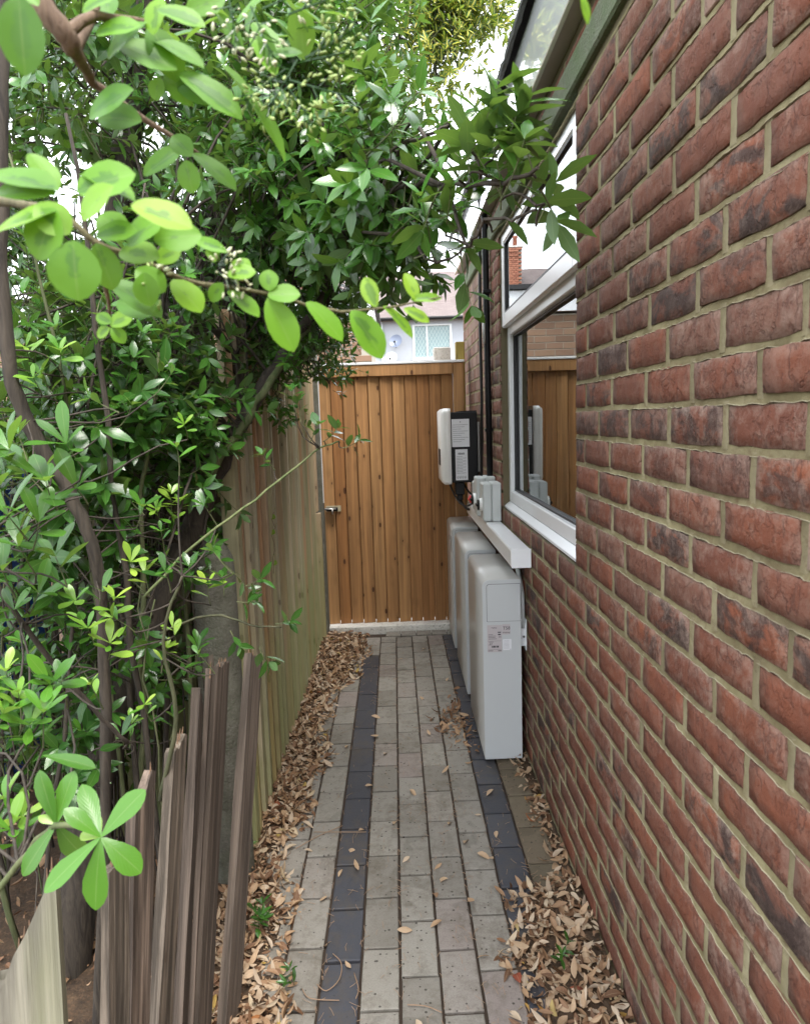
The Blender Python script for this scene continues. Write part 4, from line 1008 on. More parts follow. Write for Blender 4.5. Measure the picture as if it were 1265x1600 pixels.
PL(42, 1455, .90, 50, 1600, .88, .086, .024, R(12), M['palewood'], 'pale cream paling with a steep pointed top in the bottom left corner', cut=.16)
PL(334, 978, 2.06, 322, 1500, 1.84, .05, .02, R(85), M['oldwood'], 'rough brown stake rising behind the cluster towards the concrete post', cut=.03)

# ================================================================== PLANTS
T_ELL = leaf_template(ELL); T_OBO = leaf_template(OBO, .12, .12); T_RND = leaf_template(ROUND, .10, .06)
OBO2 = [(0, 0), (.06, .035), (.2, .075), (.4, .135), (.6, .18), (.76, .175), (.88, .125), (.96, .06), (1, 0)]
RND2 = [(0, 0), (.05, .10), (.16, .22), (.32, .32), (.5, .365), (.68, .345), (.83, .26), (.94, .14), (1, 0)]
T_OBO2 = leaf_template(OBO2, .22, .12, 2, .006); T_RND2 = leaf_template(RND2, .26, .16, 2, .014, 3)
T_LAU2 = leaf_template([(0, 0), (.08, .05), (.25, .125), (.5, .17), (.72, .145), (.88, .075), (1, 0)], .3, .16, 2, .005)

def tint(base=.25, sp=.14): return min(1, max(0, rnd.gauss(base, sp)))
def rot_about(v, ax, a): return Matrix.Rotation(a, 3, ax) @ v
def twig(wood, leaves, p0, d, length, nleaf, llen, style='alt', tb=.25, wid=1., droop=.2, r0=.0022, ros=4, tsp=.12):
    """a curved twig with leaves and a terminal rosette"""
    p = Vector(p0); d = Vector(d).normalized(); pts = [p.copy()]; n = 5
    bend = rv(.18)
    for i in range(n):
        d = (d+bend*.25+Vector((0, 0, .10-droop*.12))).normalized(); p = p+d*length/n; pts.append(p.copy())
    wood.tint = .7; wood.tube(pts, [r0*(1-.7*i/n) for i in range(n+1)], 4, False); wood.tint = 0
    ph = rnd.random()*6.28
    for i in range(nleaf):
        u = .25+.75*(i+.5)/nleaf; k = min(n-1, int(u*n)); c = pts[k].lerp(pts[k+1], u*n-k); t = (pts[k+1]-pts[k]).normalized()
        ph += 2.4 if style == 'alt' else (math.pi if i % 2 else math.pi/2+.3)
        side = rot_about(t.orthogonal().normalized(), t, ph)
        ld = (side*.9+t*.55+Vector((0, 0, rnd.gauss(-droop*.5, .15)))).normalized()
        nm = (UP*1.0+t*.5-side*.2+rv(.3)); leaves.add(c, ld, nm, llen*rnd.uniform(.65, 1.1), wid*rnd.uniform(.85, 1.15), tint(tb, tsp))
    t = (pts[-1]-pts[-2]).normalized()
    for i in range(ros):
        ph += 2.4; side = rot_about(t.orthogonal().normalized(), t, ph)
        ld = (side*.75+t*.75+Vector((0, 0, -droop*.3))).normalized(); nm = (t*.9-side*.5+UP*.5+rv(.2))
        leaves.add(pts[-1], ld, nm, llen*rnd.uniform(.55, 1.0), wid*rnd.uniform(.85, 1.1), tint(tb+.08, tsp))
    return pts[-1]
def limb(wood, pts, sub=4, jit=.012, sides=8, tint_=0.):
    """smooth interpolate [(Vector, r)] with some wobble; returns list of points"""
    out = []; rr = []
    P_ = [Vector(p) for p, r_ in pts]; Rr = [r_ for p, r_ in pts]
    for i in range(len(P_)-1):
        a, b = P_[i], P_[i+1]; m0 = (P_[i+1]-P_[max(0, i-1)])*.5; m1 = (P_[min(i+2, len(P_)-1)]-P_[i])*.5
        for k in range(sub):
            t = k/sub; h1 = 2*t**3-3*t*t+1; h2 = t**3-2*t*t+t; h3 = -2*t**3+3*t*t; h4 = t**3-t*t
            out.append(a*h1+m0*h2+b*h3+m1*h4+rv(jit*.3)); rr.append((Rr[i]*(1-t)+Rr[i+1]*t)*rnd.uniform(.92, 1.08))
    out.append(P_[-1]); rr.append(Rr[-1]); wood.tint = tint_; wood.tube(out, rr, sides); wood.tint = 0
    return out
def PT(*q): return [(P(px, py, Y=Y), r_) for px, py, Y, r_ in q]
def branch_to(wood, a, b, r0, r1, n=7, sag_=.12):
    a, b = Vector(a), Vector(b); L = (b-a).length; k1, k2 = rv(.12*L), rv(.12*L); pts = []; rs = []
    for i in range(n+1):
        t = i/n; pts.append(a.lerp(b, t)+(k1*(1-t)+k2*t)*math.sin(math.pi*t)+Vector((0, 0, sag_*L*math.sin(math.pi*t)))); rs.append(r0*(1-t)+r1*t)
    wood.tube(pts, rs, 5, False); return pts

# ---- 1. big glossy hedge shrub
hedge = tag(empty('hedge_shrub', (-1.0, 2.2, 0)), 'huge overgrown glossy green evergreen shrub with bare grey stems, arching over the path and fence', 'shrub')
wood = MB(); near_wood = []
nodes = []
for spec in (
    [(88, 1700, 1.72, .062), (118, 1400, 1.78, .060), (160, 1180, 1.85, .052), (215, 1040, 1.9, .046), (258, 930, 1.95, .040), (306, 810, 2.05, .034), (345, 725, 2.1, .028), (390, 640, 2.2, .024), (432, 575, 2.3, .020), (500, 470, 2.4, .016), (575, 360, 2.4, .012)],
    [(285, 795, 1.99, .014), (338, 725, 2.03, .013), (385, 658, 2.1, .012), (425, 590, 2.2, .011), (470, 530, 2.35, .009), (520, 440, 2.6, .007)],
    [(150, 1500, 2.3, .05), (160, 1000, 2.3, .046), (172, 700, 2.3, .042), (180, 440, 2.32, .046), (195, 250, 2.35, .044), (222, 90, 2.4, .040), (240, -80, 2.4, .036)],
    [(330, 1050, 2.7, .03), (322, 700, 2.7, .028), (316, 560, 2.7, .026), (322, 450, 2.7, .026), (340, 300, 2.7, .022), (390, 150, 2.7, .016)],
    [(345, 705, 2.45, .022), (352, 560, 2.45, .018), (362, 470, 2.45, .015), (410, 390, 2.35, .011), (480, 320, 2.2, .008), (560, 270, 1.9, .007)],
    [(385, 660, 2.3, .02), (375, 600, 2.35, .017), (355, 540, 2.3, .014), (300, 470, 2.1, .011), (240, 400, 1.9, .008)],
    [(170, 720, 2.3, .016), (230, 600, 2.2, .013), (300, 520, 2.1, .011), (330, 440, 2.2, .009)],
    [(460, 445, 2.35, .008), (468, 300, 2.2, .007), (510, 250, 2.0, .006), (560, 255, 1.8, .005), (640, 225, 1.6, .004), (700, 195, 1.45, .003)],
    [(540, 300, 2.0, .006), (600, 300, 1.75, .006), (660, 285, 1.55, .0055), (730, 290, 1.35, .005), (790, 285, 1.25, .0042), (840, 262, 1.2, .003)],
    [(700, 290, 1.42, .004), (725, 380, 1.36, .003), (760, 345, 1.3, .003), (810, 340, 1.24, .0025), (850, 318, 1.2, .002)],
    [(600, 300, 1.75, .005), (640, 370, 1.6, .004), (680, 410, 1.5, .003), (735, 385, 1.4, .002)],
    [(520, 450, 2.6, .008), (500, 500, 2.8, .006), (490, 560, 3.0, .004), (515, 600, 3.0, .003)],
):
    pts = limb(wood, PT(*spec), 5, .012, 8 if spec[0][3] > .012 else 6, .75 if spec[0][1] == 795 else 0.)
    nodes += pts[len(pts)//3:]
L1 = Leaves(T_ELL)
def mass(cpx, cpy, Y, rx, ry, rz, nb, ntw=8, nl=7, ll=.06, tb=.25, leaves=L1, wd=None, maxreach=.9, outward=.5, droop=.25, nodes_=None, xmax=None):
    c = P(cpx, cpy, Y=Y); wd = wd or wood; nodes_ = nodes_ or nodes
    for _ in range(nb):
        while True:
            v = Vector((rnd.uniform(-1, 1), rnd.uniform(-1, 1), rnd.uniform(-1, 1)))
            if v.length < 1: break
        q = c+Vector((v.x*rx, v.y*ry, v.z*rz))
        if xmax is not None and q.x > xmax: continue
        near = min((nodes_[rnd.randrange(len(nodes_))] for _ in range(14)), key=lambda n_: (n_-q).length)
        if (near-q).length < maxreach: bp = branch_to(wd, near, q, .005, .0022)
        else: bp = [q]
        dirb = Vector((v.x/rx*.3, v.y/ry*.3, v.z/rz*.3)).normalized() if v.length else UP
        for k in range(ntw):
            st = bp[-1] if k < ntw*.5 else bp[max(0, len(bp)-1-rnd.randrange(1, 4))] if len(bp) > 3 else q
            twig(wd, leaves, st+rv(.012), dirb*outward+rv(.55)+Vector((.1, -.25, .15)), rnd.uniform(.09, .2), nl, ll, 'alt', tb, 1., droop)
# canopy
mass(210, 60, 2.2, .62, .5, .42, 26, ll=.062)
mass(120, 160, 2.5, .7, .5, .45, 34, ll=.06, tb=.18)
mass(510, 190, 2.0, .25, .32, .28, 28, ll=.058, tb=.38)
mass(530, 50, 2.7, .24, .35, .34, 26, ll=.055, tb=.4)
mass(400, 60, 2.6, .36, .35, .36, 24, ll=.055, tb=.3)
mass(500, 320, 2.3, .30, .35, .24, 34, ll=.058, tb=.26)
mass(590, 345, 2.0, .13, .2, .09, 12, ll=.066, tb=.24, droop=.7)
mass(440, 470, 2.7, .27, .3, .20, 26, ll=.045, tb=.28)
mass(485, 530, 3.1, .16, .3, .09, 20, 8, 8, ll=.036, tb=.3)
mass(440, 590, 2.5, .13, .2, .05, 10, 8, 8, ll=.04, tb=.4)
mass(600, 280, 1.7, .08, .15, .09, 6, 5, 5, ll=.075, tb=.3, droop=.6)
# the spray of long leaves reaching towards the wall
for (px, py, Y, n_, l_) in ((700, 225, 1.42, 1, .075), (640, 230, 1.6, 2, .075), (765, 240, 1.3, 2, .085), (790, 195, 1.27, 2, .09), (815, 250, 1.24, 2, .09), (838, 300, 1.2, 2, .082), (790, 310, 1.27, 2, .085), (740, 300, 1.35, 2, .085),
                            (690, 340, 1.45, 2, .08), (720, 345, 1.38, 1, .08), (665, 370, 1.5, 2, .08), (850, 318, 1.2, 1, .08), (600, 385, 1.8, 2, .075), (640, 330, 1.6, 2, .08), (805, 130, 1.3, 1, .085), (700, 280, 1.45, 2, .08), (650, 400, 1.55, 2, .08), (728, 395, 1.42, 1, .065), (765, 330, 1.32, 1, .08), (580, 330, 1.75, 2, .075)):
    q = P(px, py, Y=Y); near = min(nodes, key=lambda a: (a-q).length)
    for k in range(n_):
        d = (q-near+rv(.05)+Vector((.04, -.03, .03)))
        L_ = max(.05, min(.16, (q-near).length))
        st = q-d.normalized()*L_*.6+rv(.02)
        if k == 0: branch_to(wood, near, st, .0028, .002, 5, .05)
        twig(wood, L1, st, d.normalized()+rv(.35), .10, 4, l_, 'alt', .28, .95, .35, .002, 3)
# interior, sparse over bare stems
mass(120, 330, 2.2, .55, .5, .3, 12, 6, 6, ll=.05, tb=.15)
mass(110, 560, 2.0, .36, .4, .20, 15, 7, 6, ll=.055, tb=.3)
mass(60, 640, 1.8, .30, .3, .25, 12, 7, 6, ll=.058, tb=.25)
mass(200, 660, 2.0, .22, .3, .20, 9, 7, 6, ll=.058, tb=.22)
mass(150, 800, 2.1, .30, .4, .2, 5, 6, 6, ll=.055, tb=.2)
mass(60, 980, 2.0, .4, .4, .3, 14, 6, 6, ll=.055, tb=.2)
# deep background foliage
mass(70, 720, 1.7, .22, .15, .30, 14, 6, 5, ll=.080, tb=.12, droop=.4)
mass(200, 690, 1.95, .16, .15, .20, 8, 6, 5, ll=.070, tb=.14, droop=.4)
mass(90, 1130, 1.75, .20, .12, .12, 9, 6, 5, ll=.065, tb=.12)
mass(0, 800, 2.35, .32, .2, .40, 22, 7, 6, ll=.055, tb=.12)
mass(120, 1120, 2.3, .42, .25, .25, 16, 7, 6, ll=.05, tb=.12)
mass(150, 250, 3.6, 1.2, .7, 1.0, 110, 9, 8, ll=.075, tb=.03, maxreach=.5)  # dense masses added to darken the interior; low leaf tint paints its shade
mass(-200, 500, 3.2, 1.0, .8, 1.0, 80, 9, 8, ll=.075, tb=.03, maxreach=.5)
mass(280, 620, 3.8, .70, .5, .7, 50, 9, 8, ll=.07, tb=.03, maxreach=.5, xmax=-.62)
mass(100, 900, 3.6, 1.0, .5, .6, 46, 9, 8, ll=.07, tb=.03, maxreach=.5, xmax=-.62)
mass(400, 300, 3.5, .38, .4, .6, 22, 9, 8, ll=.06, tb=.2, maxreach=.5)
# thin bare stems inside
for _ in range(230):
    x = rnd.uniform(-1.9, -.60); y = rnd.uniform(1.5, 3.6); h = rnd.uniform(.9, 2.3); r_ = rnd.choice((.0025, .003, .004, .006, .009))
    lx, ly = rnd.gauss(.05, .22), rnd.gauss(0, .2)
    lx = min(lx, -.57-x)
    limb(wood, [(Vector((x, y, 0)), r_), (Vector((x+lx*.3, y+ly*.3, h*.35)), r_*.9), (Vector((x+lx*.5, y+ly*.7, h*.7)), r_*.75), (Vector((x+lx, y+ly, h)), r_*.4)], 4, .02, 5, .0 if rnd.random() < .7 else .6)
for _ in range(90):      # dead criss-cross twigs
    a = Vector((rnd.uniform(-1.5, -.75), rnd.uniform(1.4, 2.3), rnd.uniform(.35, 1.9))); d = rv(1); d.z *= .5; d = d.normalized()*rnd.uniform(.15, .5); d.x = min(d.x, -.57-a.x)
    branch_to(wood, a, a+d, .0026, .001, 5, .05)
for _ in range(70):      # fine hanging stems under the canopy
    c = P(rnd.uniform(200, 430), rnd.uniform(330, 500), Y=rnd.uniform(2.2, 2.8)); branch_to(wood, c-Vector((rnd.gauss(0, .05), 0, .25)), c+Vector((rnd.gauss(.05, .1), 0, .25)), .004, .0015, 6, 0)
# protruding long green shoots with leaf sprays
sh = limb(wood, PT((225, 935, 1.5, .0036), (300, 855, 1.52, .0034), (380, 795, 1.56, .0032), (450, 740, 1.6, .003), (500, 700, 1.62, .0025), (530, 690, 1.62, .002)), 4, .004, 6, 1.)
for px, py, dx, dz in ((430, 735, -.3, .4), (470, 660, 0, 1), (460, 640, -.1, 1), (485, 690, .3, .5), (505, 690, .6, .2), (535, 700, 1, .1), (520, 610, .5, -.3)):
    q = P(px, py, Y=1.6 if py > 620 else 3.0); near = min(sh, key=lambda a: (a-q).length)
    if (near-q).length < .3: branch_to(wood, near, q, .0018, .001, 4, 0)
    twig(wood, L1, q, (dx, -.2, dz), .045, 4, .042, 'alt', .14, 1.05, .1, .0015, 3, .08)
limb(wood, PT((250, 990, 1.5, .003), (330, 960, 1.5, .003), (390, 975, 1.5, .0024), (440, 980, 1.5, .0018)), 4, .004, 5, .3)
for px, py, dx, dz in ((350, 930, .2, .8), (385, 915, .7, .2), (360, 985, .4, -.9), (430, 975, 1, .1), (405, 1010, .2, -.9), (300, 910, -.2, .8), (370, 940, 1, -.2)):
    twig(wood, L1, P(px, py, Y=1.5), (dx, -.2, dz), .04, 3, .048, 'alt', .12, 1.0, .1, .0015, 3, .06)
wood.build('stem', M['bark'], hedge, fix=False)
plant_build(hedge, L1, 'leaf', M['laurel'], 300)

# ---- 2. left twisted trunk shrub with young light leaves, lower left
sp = tag(empty('spindle_shrub', (-.75, 1.45, 0)), 'leggy shrub with smooth curved brown stems and bright lime young leaf rosettes at lower left', 'shrub')
w2 = MB(); L2 = Leaves(T_OBO2)
n2 = limb(w2, PT((150, 1650, 1.55, .013), (165, 1300, 1.55, .013), (162, 1000, 1.55, .013), (150, 870, 1.52, .0135), (108, 770, 1.5, .0145), (60, 690, 1.48, .015), (20, 600, 1.46, .0155), (4, 450, 1.45, .014), (4, 250, 1.45, .013), (6, 60, 1.45, .012), (6, -60, 1.45, .012)), 5, .004, 8)
n2 += limb(w2, PT((250, 1250, 1.45, .006), (275, 1120, 1.42, .005), (255, 1000, 1.4, .004), (285, 900, 1.4, .003)), 4, .004, 6, .4)
n2 += limb(w2, PT((-40, 860, 1.2, .005), (60, 1010, 1.25, .005), (140, 1100, 1.3, .0045), (200, 1160, 1.35, .004)), 4, .006, 6)
n2 += limb(w2, PT((-30, 1430, .75, .004), (30, 1350, .75, .004), (90, 1290, .72, .0035), (150, 1300, .68, .003)), 4, .003, 6, .8)
def ros(px, py, Y, n, l, tb, d=(.1, -.5, .7), wid=1., ln=.06, r_=.0016, wd=None, lv=None):
    q = P(px, py, Y=Y); wd = wd or w2; near = min(n2, key=lambda a: (a-q).length); d = Vector(d)+rv(.2)
    st = q-d.normalized()*ln
    if (near-st).length < .4: branch_to(wd, near, st, r_*1.3, r_, 5, .02)
    twig(wd, lv or L2, st, d, ln, max(1, n-4), l, 'opp', tb, wid, .0, r_, 4, .10)
for q in ((265, 770, 1.75, 9, .045, .75), (250, 800, 1.7, 8, .04, .7), (285, 790, 1.8, 8, .04, .7), (270, 820, 1.75, 6, .04, .6), (170, 940, 1.35, 8, .055, .65), (140, 990, 1.35, 7, .055, .45), (180, 1010, 1.35, 7, .05, .7), (185, 960, 1.35, 6, .05, .6),
          (268, 985, 1.45, 7, .04, .8), (255, 1010, 1.45, 6, .036, .85), (315, 915, 1.5, 6, .045, .85), (200, 890, 1.5, 5, .05, .75), (230, 900, 1.55, 4, .05, .8), (120, 940, 1.3, 6, .06, .4),
          (215, 1100, 1.4, 6, .035, .6), (210, 1130, 1.4, 6, .035, .6), (10, 1060, 1.0, 7, .045, .75), (40, 1080, 1.0, 8, .045, .6), (80, 1075, 1.0, 7, .06, .3), (30, 1150, .95, 8, .05, .35), (10, 1120, .95, 8, .05, .5), (70, 1120, .95, 6, .05, .35),
          (105, 1070, 1.0, 5, .06, .25), (150, 1080, 1.1, 4, .035, .7), (40, 540, 1.5, 7, .055, .7), (95, 550, 1.5, 7, .055, .6), (60, 590, 1.5, 7, .05, .4), (140, 590, 1.6, 6, .05, .4), (20, 1250, .85, 6, .05, .5), (15, 1310, .8, 6, .05, .45), (40, 1270, .85, 6, .045, .6),
          (20, 700, 1.1, 6, .085, .2), (60, 760, 1.1, 6, .085, .2), (100, 700, 1.15, 6, .08, .18), (10, 800, 1.05, 6, .085, .2), (70, 820, 1.1, 5, .085, .25), (120, 760, 1.2, 5, .08, .15), (30, 860, 1.1, 5, .08, .2), (90, 870, 1.2, 5, .075, .2), (0, 900, 1.1, 5, .08, .2),
          (60, 930, 1.25, 5, .07, .2), (20, 960, 1.2, 5, .07, .22)):
    ros(*q)
for _ in range(52): ros(rnd.uniform(-20, 330), rnd.uniform(560, 1180), rnd.uniform(1.35, 1.8), 5, rnd.uniform(.035, .06), rnd.choice((.02, .06, .1, .15, .5)), (rnd.gauss(0, .4), -.3, .7))
# the hand-placed front rosettes: (centre px,py,Y) and tip pixels
def hand(leaves, cx_, cy_, Y, tx, ty, dY, wr, tb, up=(0, -.55, .8)):
    a = P(cx_, cy_, Y=Y); b = P(tx, ty, Y=Y+dY); leaves.add(a, b-a, Vector(up)+rv(.12), (b-a).length, wr, tb)
for (tx, ty, dY, wr, tb) in ((222, 1232, .02, 1.25, .50), (102, 1262, .0, 1.05, .42), (62, 1392, -.03, .9, .45), (142, 1428, -.02, 1.05, .50), (222, 1362, -.01, 1.3, .52), (128, 1222, .03, .9, .5), (185, 1330, .01, .9, .7), (124, 1300, .01, 1.4, .85), (150, 1270, .03, .7, .8)):
    hand(L2, 158, 1308, .66, tx, ty, dY, wr, tb)
for (tx, ty, dY, wr, tb) in ((112, 1205, .02, 1.1, .45), (58, 1208, 0, .9, .4), (28, 1370, -.02, .95, .38), (130, 1345, .03, 1, .3), (60, 1275, .0, 1.2, .8), (108, 1282, .02, 1.1, .7), (70, 1230, 0, .9, .3)):
    hand(L2, 88, 1288, .72, tx, ty, dY, wr, tb)
hand(L2, 66, 1180, .75, 150, 1192, .0, 1.0, .3, (0, -.2, 1))
w2.build('stem', M['bark'], sp, fix=False)
plant_build(sp, L2, 'leaf', M['young'], 300)

# ---- 3. golden privet, close to the camera
pv = tag(empty('privet_shrub', (-.7, .7, 0)), 'golden privet with rounded lime leaves and cream flower buds hanging at upper left', 'shrub')
w3 = MB(); L3 = Leaves(T_RND2)
limb(w3, PT((-60, 1900, .75, .014), (-120, 900, .8, .013), (-60, 100, .62, .010), (30, -60, .52, .009)), 4, .006, 8)
limb(w3, PT((30, -60, .52, .009), (62, 0, .50, .008), (100, 55, .50, .0072), (125, 95, .52, .0045), (148, 132, .56, .003)), 4, .003, 8)
limb(w3, PT((100, 55, .50, .0045), (150, 25, .52, .0035), (230, 35, .55, .0022)), 3, .002, 6)
limb(w3, PT((120, 85, .52, .0035), (150, 15, .55, .003), (150, -40, .56, .003)), 3, .002, 6)
limb(w3, PT((-60, 300, .55, .004), (20, 318, .52, .003), (90, 330, .50, .0026), (150, 378, .50, .0024), (230, 412, .52, .0022), (300, 440, .54, .002), (350, 448, .54, .0018), (420, 460, .55, .0015), (500, 482, .56, .0013), (545, 486, .56, .0011), (620, 478, .56, .0009), (690, 464, .56, .0006)), 4, .0012, 6, .5)
limb(w3, PT((148, 132, .56, .003), (230, 190, .58, .0022), (310, 240, .6, .0015)), 3, .002, 6)
limb(w3, PT((150, 378, .52, .002), (165, 450, .56, .0018), (175, 505, .58, .001)), 3, .002, 6)
def lf(bx_, by_, tx, ty, Y, wr=1., tb=.5, dY=0., up=(.05, -.85, .6)): hand(L3, bx_, by_, Y, tx, ty, dY, wr*1.02, tb*.9, Vector(up)+rv(.22))
for a in ((30, -8, 38, 112, .40, .82, .05), (210, 140, 132, 172, .52, 1.25, .12), (222, 190, 150, 175, .54, 1.0, .15), (92, 298, -22, 255, .44, .85, .45), (90, 300, 50, 232, .46, .8, .5), (88, 305, -10, 285, .44, .85, .45),
          (178, 290, 120, 335, .42, 1.2, .75), (120, 300, 205, 262, .45, 1.0, .55), (210, 315, 130, 258, .46, 1.0, .5), (205, 320, 300, 345, .42, .85, .85), (88, 325, 50, 402, .42, 1.1, .5), (90, 330, -18, 350, .42, .95, .7), (92, 318, 70, 376, .43, 1.0, .9), (55, 320, 108, 360, .42, 1.2, .7),
          (115, 375, 118, 468, .42, 1.25, .45), (150, 370, 210, 352, .46, 1.0, .5), (150, 380, 178, 450, .47, .9, .4), (200, 385, 248, 330, .47, 1.1, .6), (198, 375, 155, 330, .48, 1.1, .5), (240, 375, 312, 362, .48, 1.0, .6), (250, 405, 185, 385, .48, 1.1, .65), (245, 410, 280, 385, .50, 1.0, .8),
          (225, 425, 232, 478, .50, 1.15, .6), (212, 420, 258, 452, .51, 1.1, .6), (268, 438, 318, 482, .50, 1.15, .7), (335, 410, 330, 378, .52, .95, .7), (355, 430, 398, 420, .52, 1.1, .75), (365, 440, 385, 402, .53, 1.1, .75), (355, 455, 408, 488, .53, .9, .55), (348, 442, 328, 470, .53, 1.0, .6),
          (418, 462, 468, 455, .54, 1.0, .55), (420, 455, 420, 420, .54, 1.2, .55), (418, 465, 462, 546, .54, .75, .6), (478, 472, 540, 526, .55, .72, .58), (548, 485, 602, 556, .54, .75, .5), (588, 480, 568, 432, .53, .75, .9), (598, 478, 650, 522, .56, .6, .7), (650, 470, 635, 424, .56, .7, .95), (630, 482, 672, 500, .54, .6, .85), (640, 468, 690, 462, .56, .45, .8),
          (150, 55, 215, 28, .52, .9, .5), (230, 35, 160, 80, .53, .9, .35), (235, 40, 280, 120, .55, .95, .12), (185, 70, 275, 95, .54, 1.0, .3), (240, 55, 245, -10, .53, .9, .7), (280, 115, 380, 172, .55, .65, .28), (340, 165, 270, 110, .56, .7, .25), (260, 110, 298, 160, .56, 1.0, .15), (235, 60, 320, 92, .55, .7, .3), (250, 120, 240, 155, .56, 1.1, .3),
          (300, 245, 268, 208, .58, 1.0, .15), (300, 240, 372, 288, .58, .6, .15), (290, 250, 300, 300, .58, 1.0, .3), (225, 275, 280, 225, .60, .6, .1), (345, 100, 460, 235, .56, .30, .45), (405, 40, 430, 110, .56, .5, .2), (340, 20, 380, 75, .56, .5, .15), (420, 90, 470, 75, .56, .6, .1), (245, 15, 320, 30, .50, .8, .55), (60, 10, 10, -50, .46, .8, .4), (905, -12, 922, 34, .42, .5, .75),
          (170, 440, 255, 485, .52, .85, .18), (250, 490, 180, 465, .54, .9, .2), (175, 505, 150, 490, .56, 1.0, .6), (172, 508, 205, 490, .56, 1.1, .7), (172, 512, 150, 525, .56, 1.0, .65), (175, 510, 195, 535, .56, 1.0, .6), (355, 395, 300, 368, .52, .5, .6), (20, 0, 60, -40, .5, .8, .5), (130, 20, 180, -20, .52, .9, .5), (70, 60, 20, 30, .5, .8, .4), (290, 20, 350, -10, .55, .8, .3)):
    lf(*a)
for _ in range(26): q = P(rnd.uniform(150, 520), rnd.uniform(-30, 60), Y=rnd.uniform(.62, .8)); L3.add(q, rv(1), (0, -.5, .8), rnd.uniform(.03, .045), .8, tint(.25, .15))
w3.build('stem', M['twig'], pv, fix=False)
plant_build(pv, L3, 'leaf', M['privet'], 200)
def panicle(px, py, Y, dx, dz, n, L, mat_bud, nm='flower_spike', open_=.3):
    base = P(px, py, Y=Y); ax = Vector((dx, -.1, dz)).normalized(); m_ = MB(); st = MB(); st.tube([base-ax*.01, base+ax*L], [.0009, .0004], 4)
    for i in range(n):
        u = i/n; c = base+ax*(L*u); sd_ = rot_about(ax.orthogonal().normalized(), ax, i*2.4); e = c+(sd_*.014*(1-u*.75)+ax*.008)
        st.tube([c, e], .0005, 3, False)
        for k in range(2 if u < .7 else 1):
            p0 = e+rv(.0022); d_ = (sd_*.6+ax*.5+rv(.3)).normalized(); z_ = rnd.uniform(.6, 1.0); m_.tube([p0, p0+d_*.0026*z_, p0+d_*.0050*z_, p0+d_*.0064*z_], [.0005, .0013*z_, .0012*z_, .0003], 6)
    o = m_.build(nm, mat_bud, pv, fix=False); o['kind'] = 'stuff'; s2 = st.build('flower_stalk', M['young'], pv, fix=False)
panicle(455, 110, .56, -.3, -.5, 16, .035, M['bud']); panicle(450, 135, .56, .3, -.5, 16, .034, M['bud']); panicle(470, 130, .56, .9, -.3, 16, .036, M['bud']); panicle(480, 95, .57, .8, .1, 14, .035, M['bud']); panicle(430, 120, .56, -.5, -.4, 12, .03, M['bud'])
panicle(400, 30, .55, .3, -.8, 14, .032, M['flower']); panicle(360, 10, .55, .1, -.8, 14, .03, M['flower']); panicle(470, 15, .56, .8, .2, 14, .034, M['bud']); panicle(430, 5, .56, .7, .2, 14, .034, M['flower']); panicle(495, 80, .57, .7, .3, 12, .03, M['bud'])
panicle(292, 412, .52, -.3, .2, 12, .012, M['flower']); panicle(325, 420, .53, .5, .1, 14, .014, M['flower']); panicle(345, 430, .53, .5, -.2, 12, .012, M['flower']); panicle(262, 445, .52, -.5, -.1, 6, .008, M['bud'])

# ---- 4. yellow variegated shrub high up, behind the canopy
el = tag(empty('variegated_shrub', (-.2, 3.4, 0)), 'tall evergreen with small yellow centred leaves showing against the white sky above the gate', 'shrub')
w4 = MB(); L4 = Leaves(T_ELL)
n4 = limb(w4, [(Vector((-1.0, 3.6, 0)), .03), (Vector((-.9, 3.6, 1.2)), .026), (Vector((-.5, 3.5, 2.3)), .018), (P(620, 60, Y=3.3), .010), (P(690, 20, Y=3.2), .006), (P(740, -20, Y=3.2), .004)], 5, .02, 7)
mass(690, 70, 3.2, .13, .2, .2, 30, 7, 6, ll=.045, tb=.4, leaves=L4, wd=w4, nodes_=n4, droop=.1)
mass(670, 120, 3.2, .09, .2, .14, 12, 7, 6, ll=.045, tb=.4, leaves=L4, wd=w4, nodes_=n4, droop=.1)
mass(740, 10, 3.2, .16, .15, .07, 12, 7, 6, ll=.045, tb=.4, leaves=L4, wd=w4, nodes_=n4, droop=.1)
mass(620, 30, 3.4, .2, .2, .3, 16, 7, 6, ll=.045, tb=.3, leaves=L4, wd=w4, nodes_=n4, droop=.1)
w4.build('stem', M['bark'], el, fix=False); plant_build(el, L4, 'leaf', M['elae'], 200, 8)

# ---- 5. small seedlings and a sprig through the fence
def seedling(px, py, n, l, label, wide=.5, tb=.15, Z=.01, X=None):
    q = P(px, py, Z=Z) if X is None else P(px, py, X=X)
    t = tag(empty('seedling', tuple(q)), label, 'weed'); w_ = MB(); lv = Leaves(T_LAU2)
    for k in range(max(2, n//6)):
        d = Vector((rnd.gauss(0, wide), rnd.gauss(-.2, wide), 1 if X is None else rnd.choice((-.8, .8)))); twig(w_, lv, q+Vector((rnd.gauss(0, .012), rnd.gauss(0, .012), 0)), d, .06, 3, l, 'alt', tb, .95, .1, .0013, 4, .06)
    w_.build('stem', M['twig'], t, fix=False); plant_build(t, lv, 'leaf', M['laurel'], 200, 5)
seedling(415, 1455, 26, .045, 'dark green leafy seedling growing from dead leaves at the foot of the palings', .7)
seedling(398, 1345, 16, .03, 'small bright green weed at the bottom of the first fence board', .5, .6)
seedling(463, 1525, 12, .028, 'tiny dark weed in the paving joint at the bottom left of the path', .5)
seedling(878, 1500, 14, .032, 'small dark green weed poking out of dead leaves beside the brick wall', .6)
q = P(432, 815, X=FXX+.01); iv = tag(empty('ivy_sprig', tuple(q)), 'thin pale yellow green sprig hanging down the fence boards', 'sprig'); w_ = MB(); lv = Leaves(T_OBO)
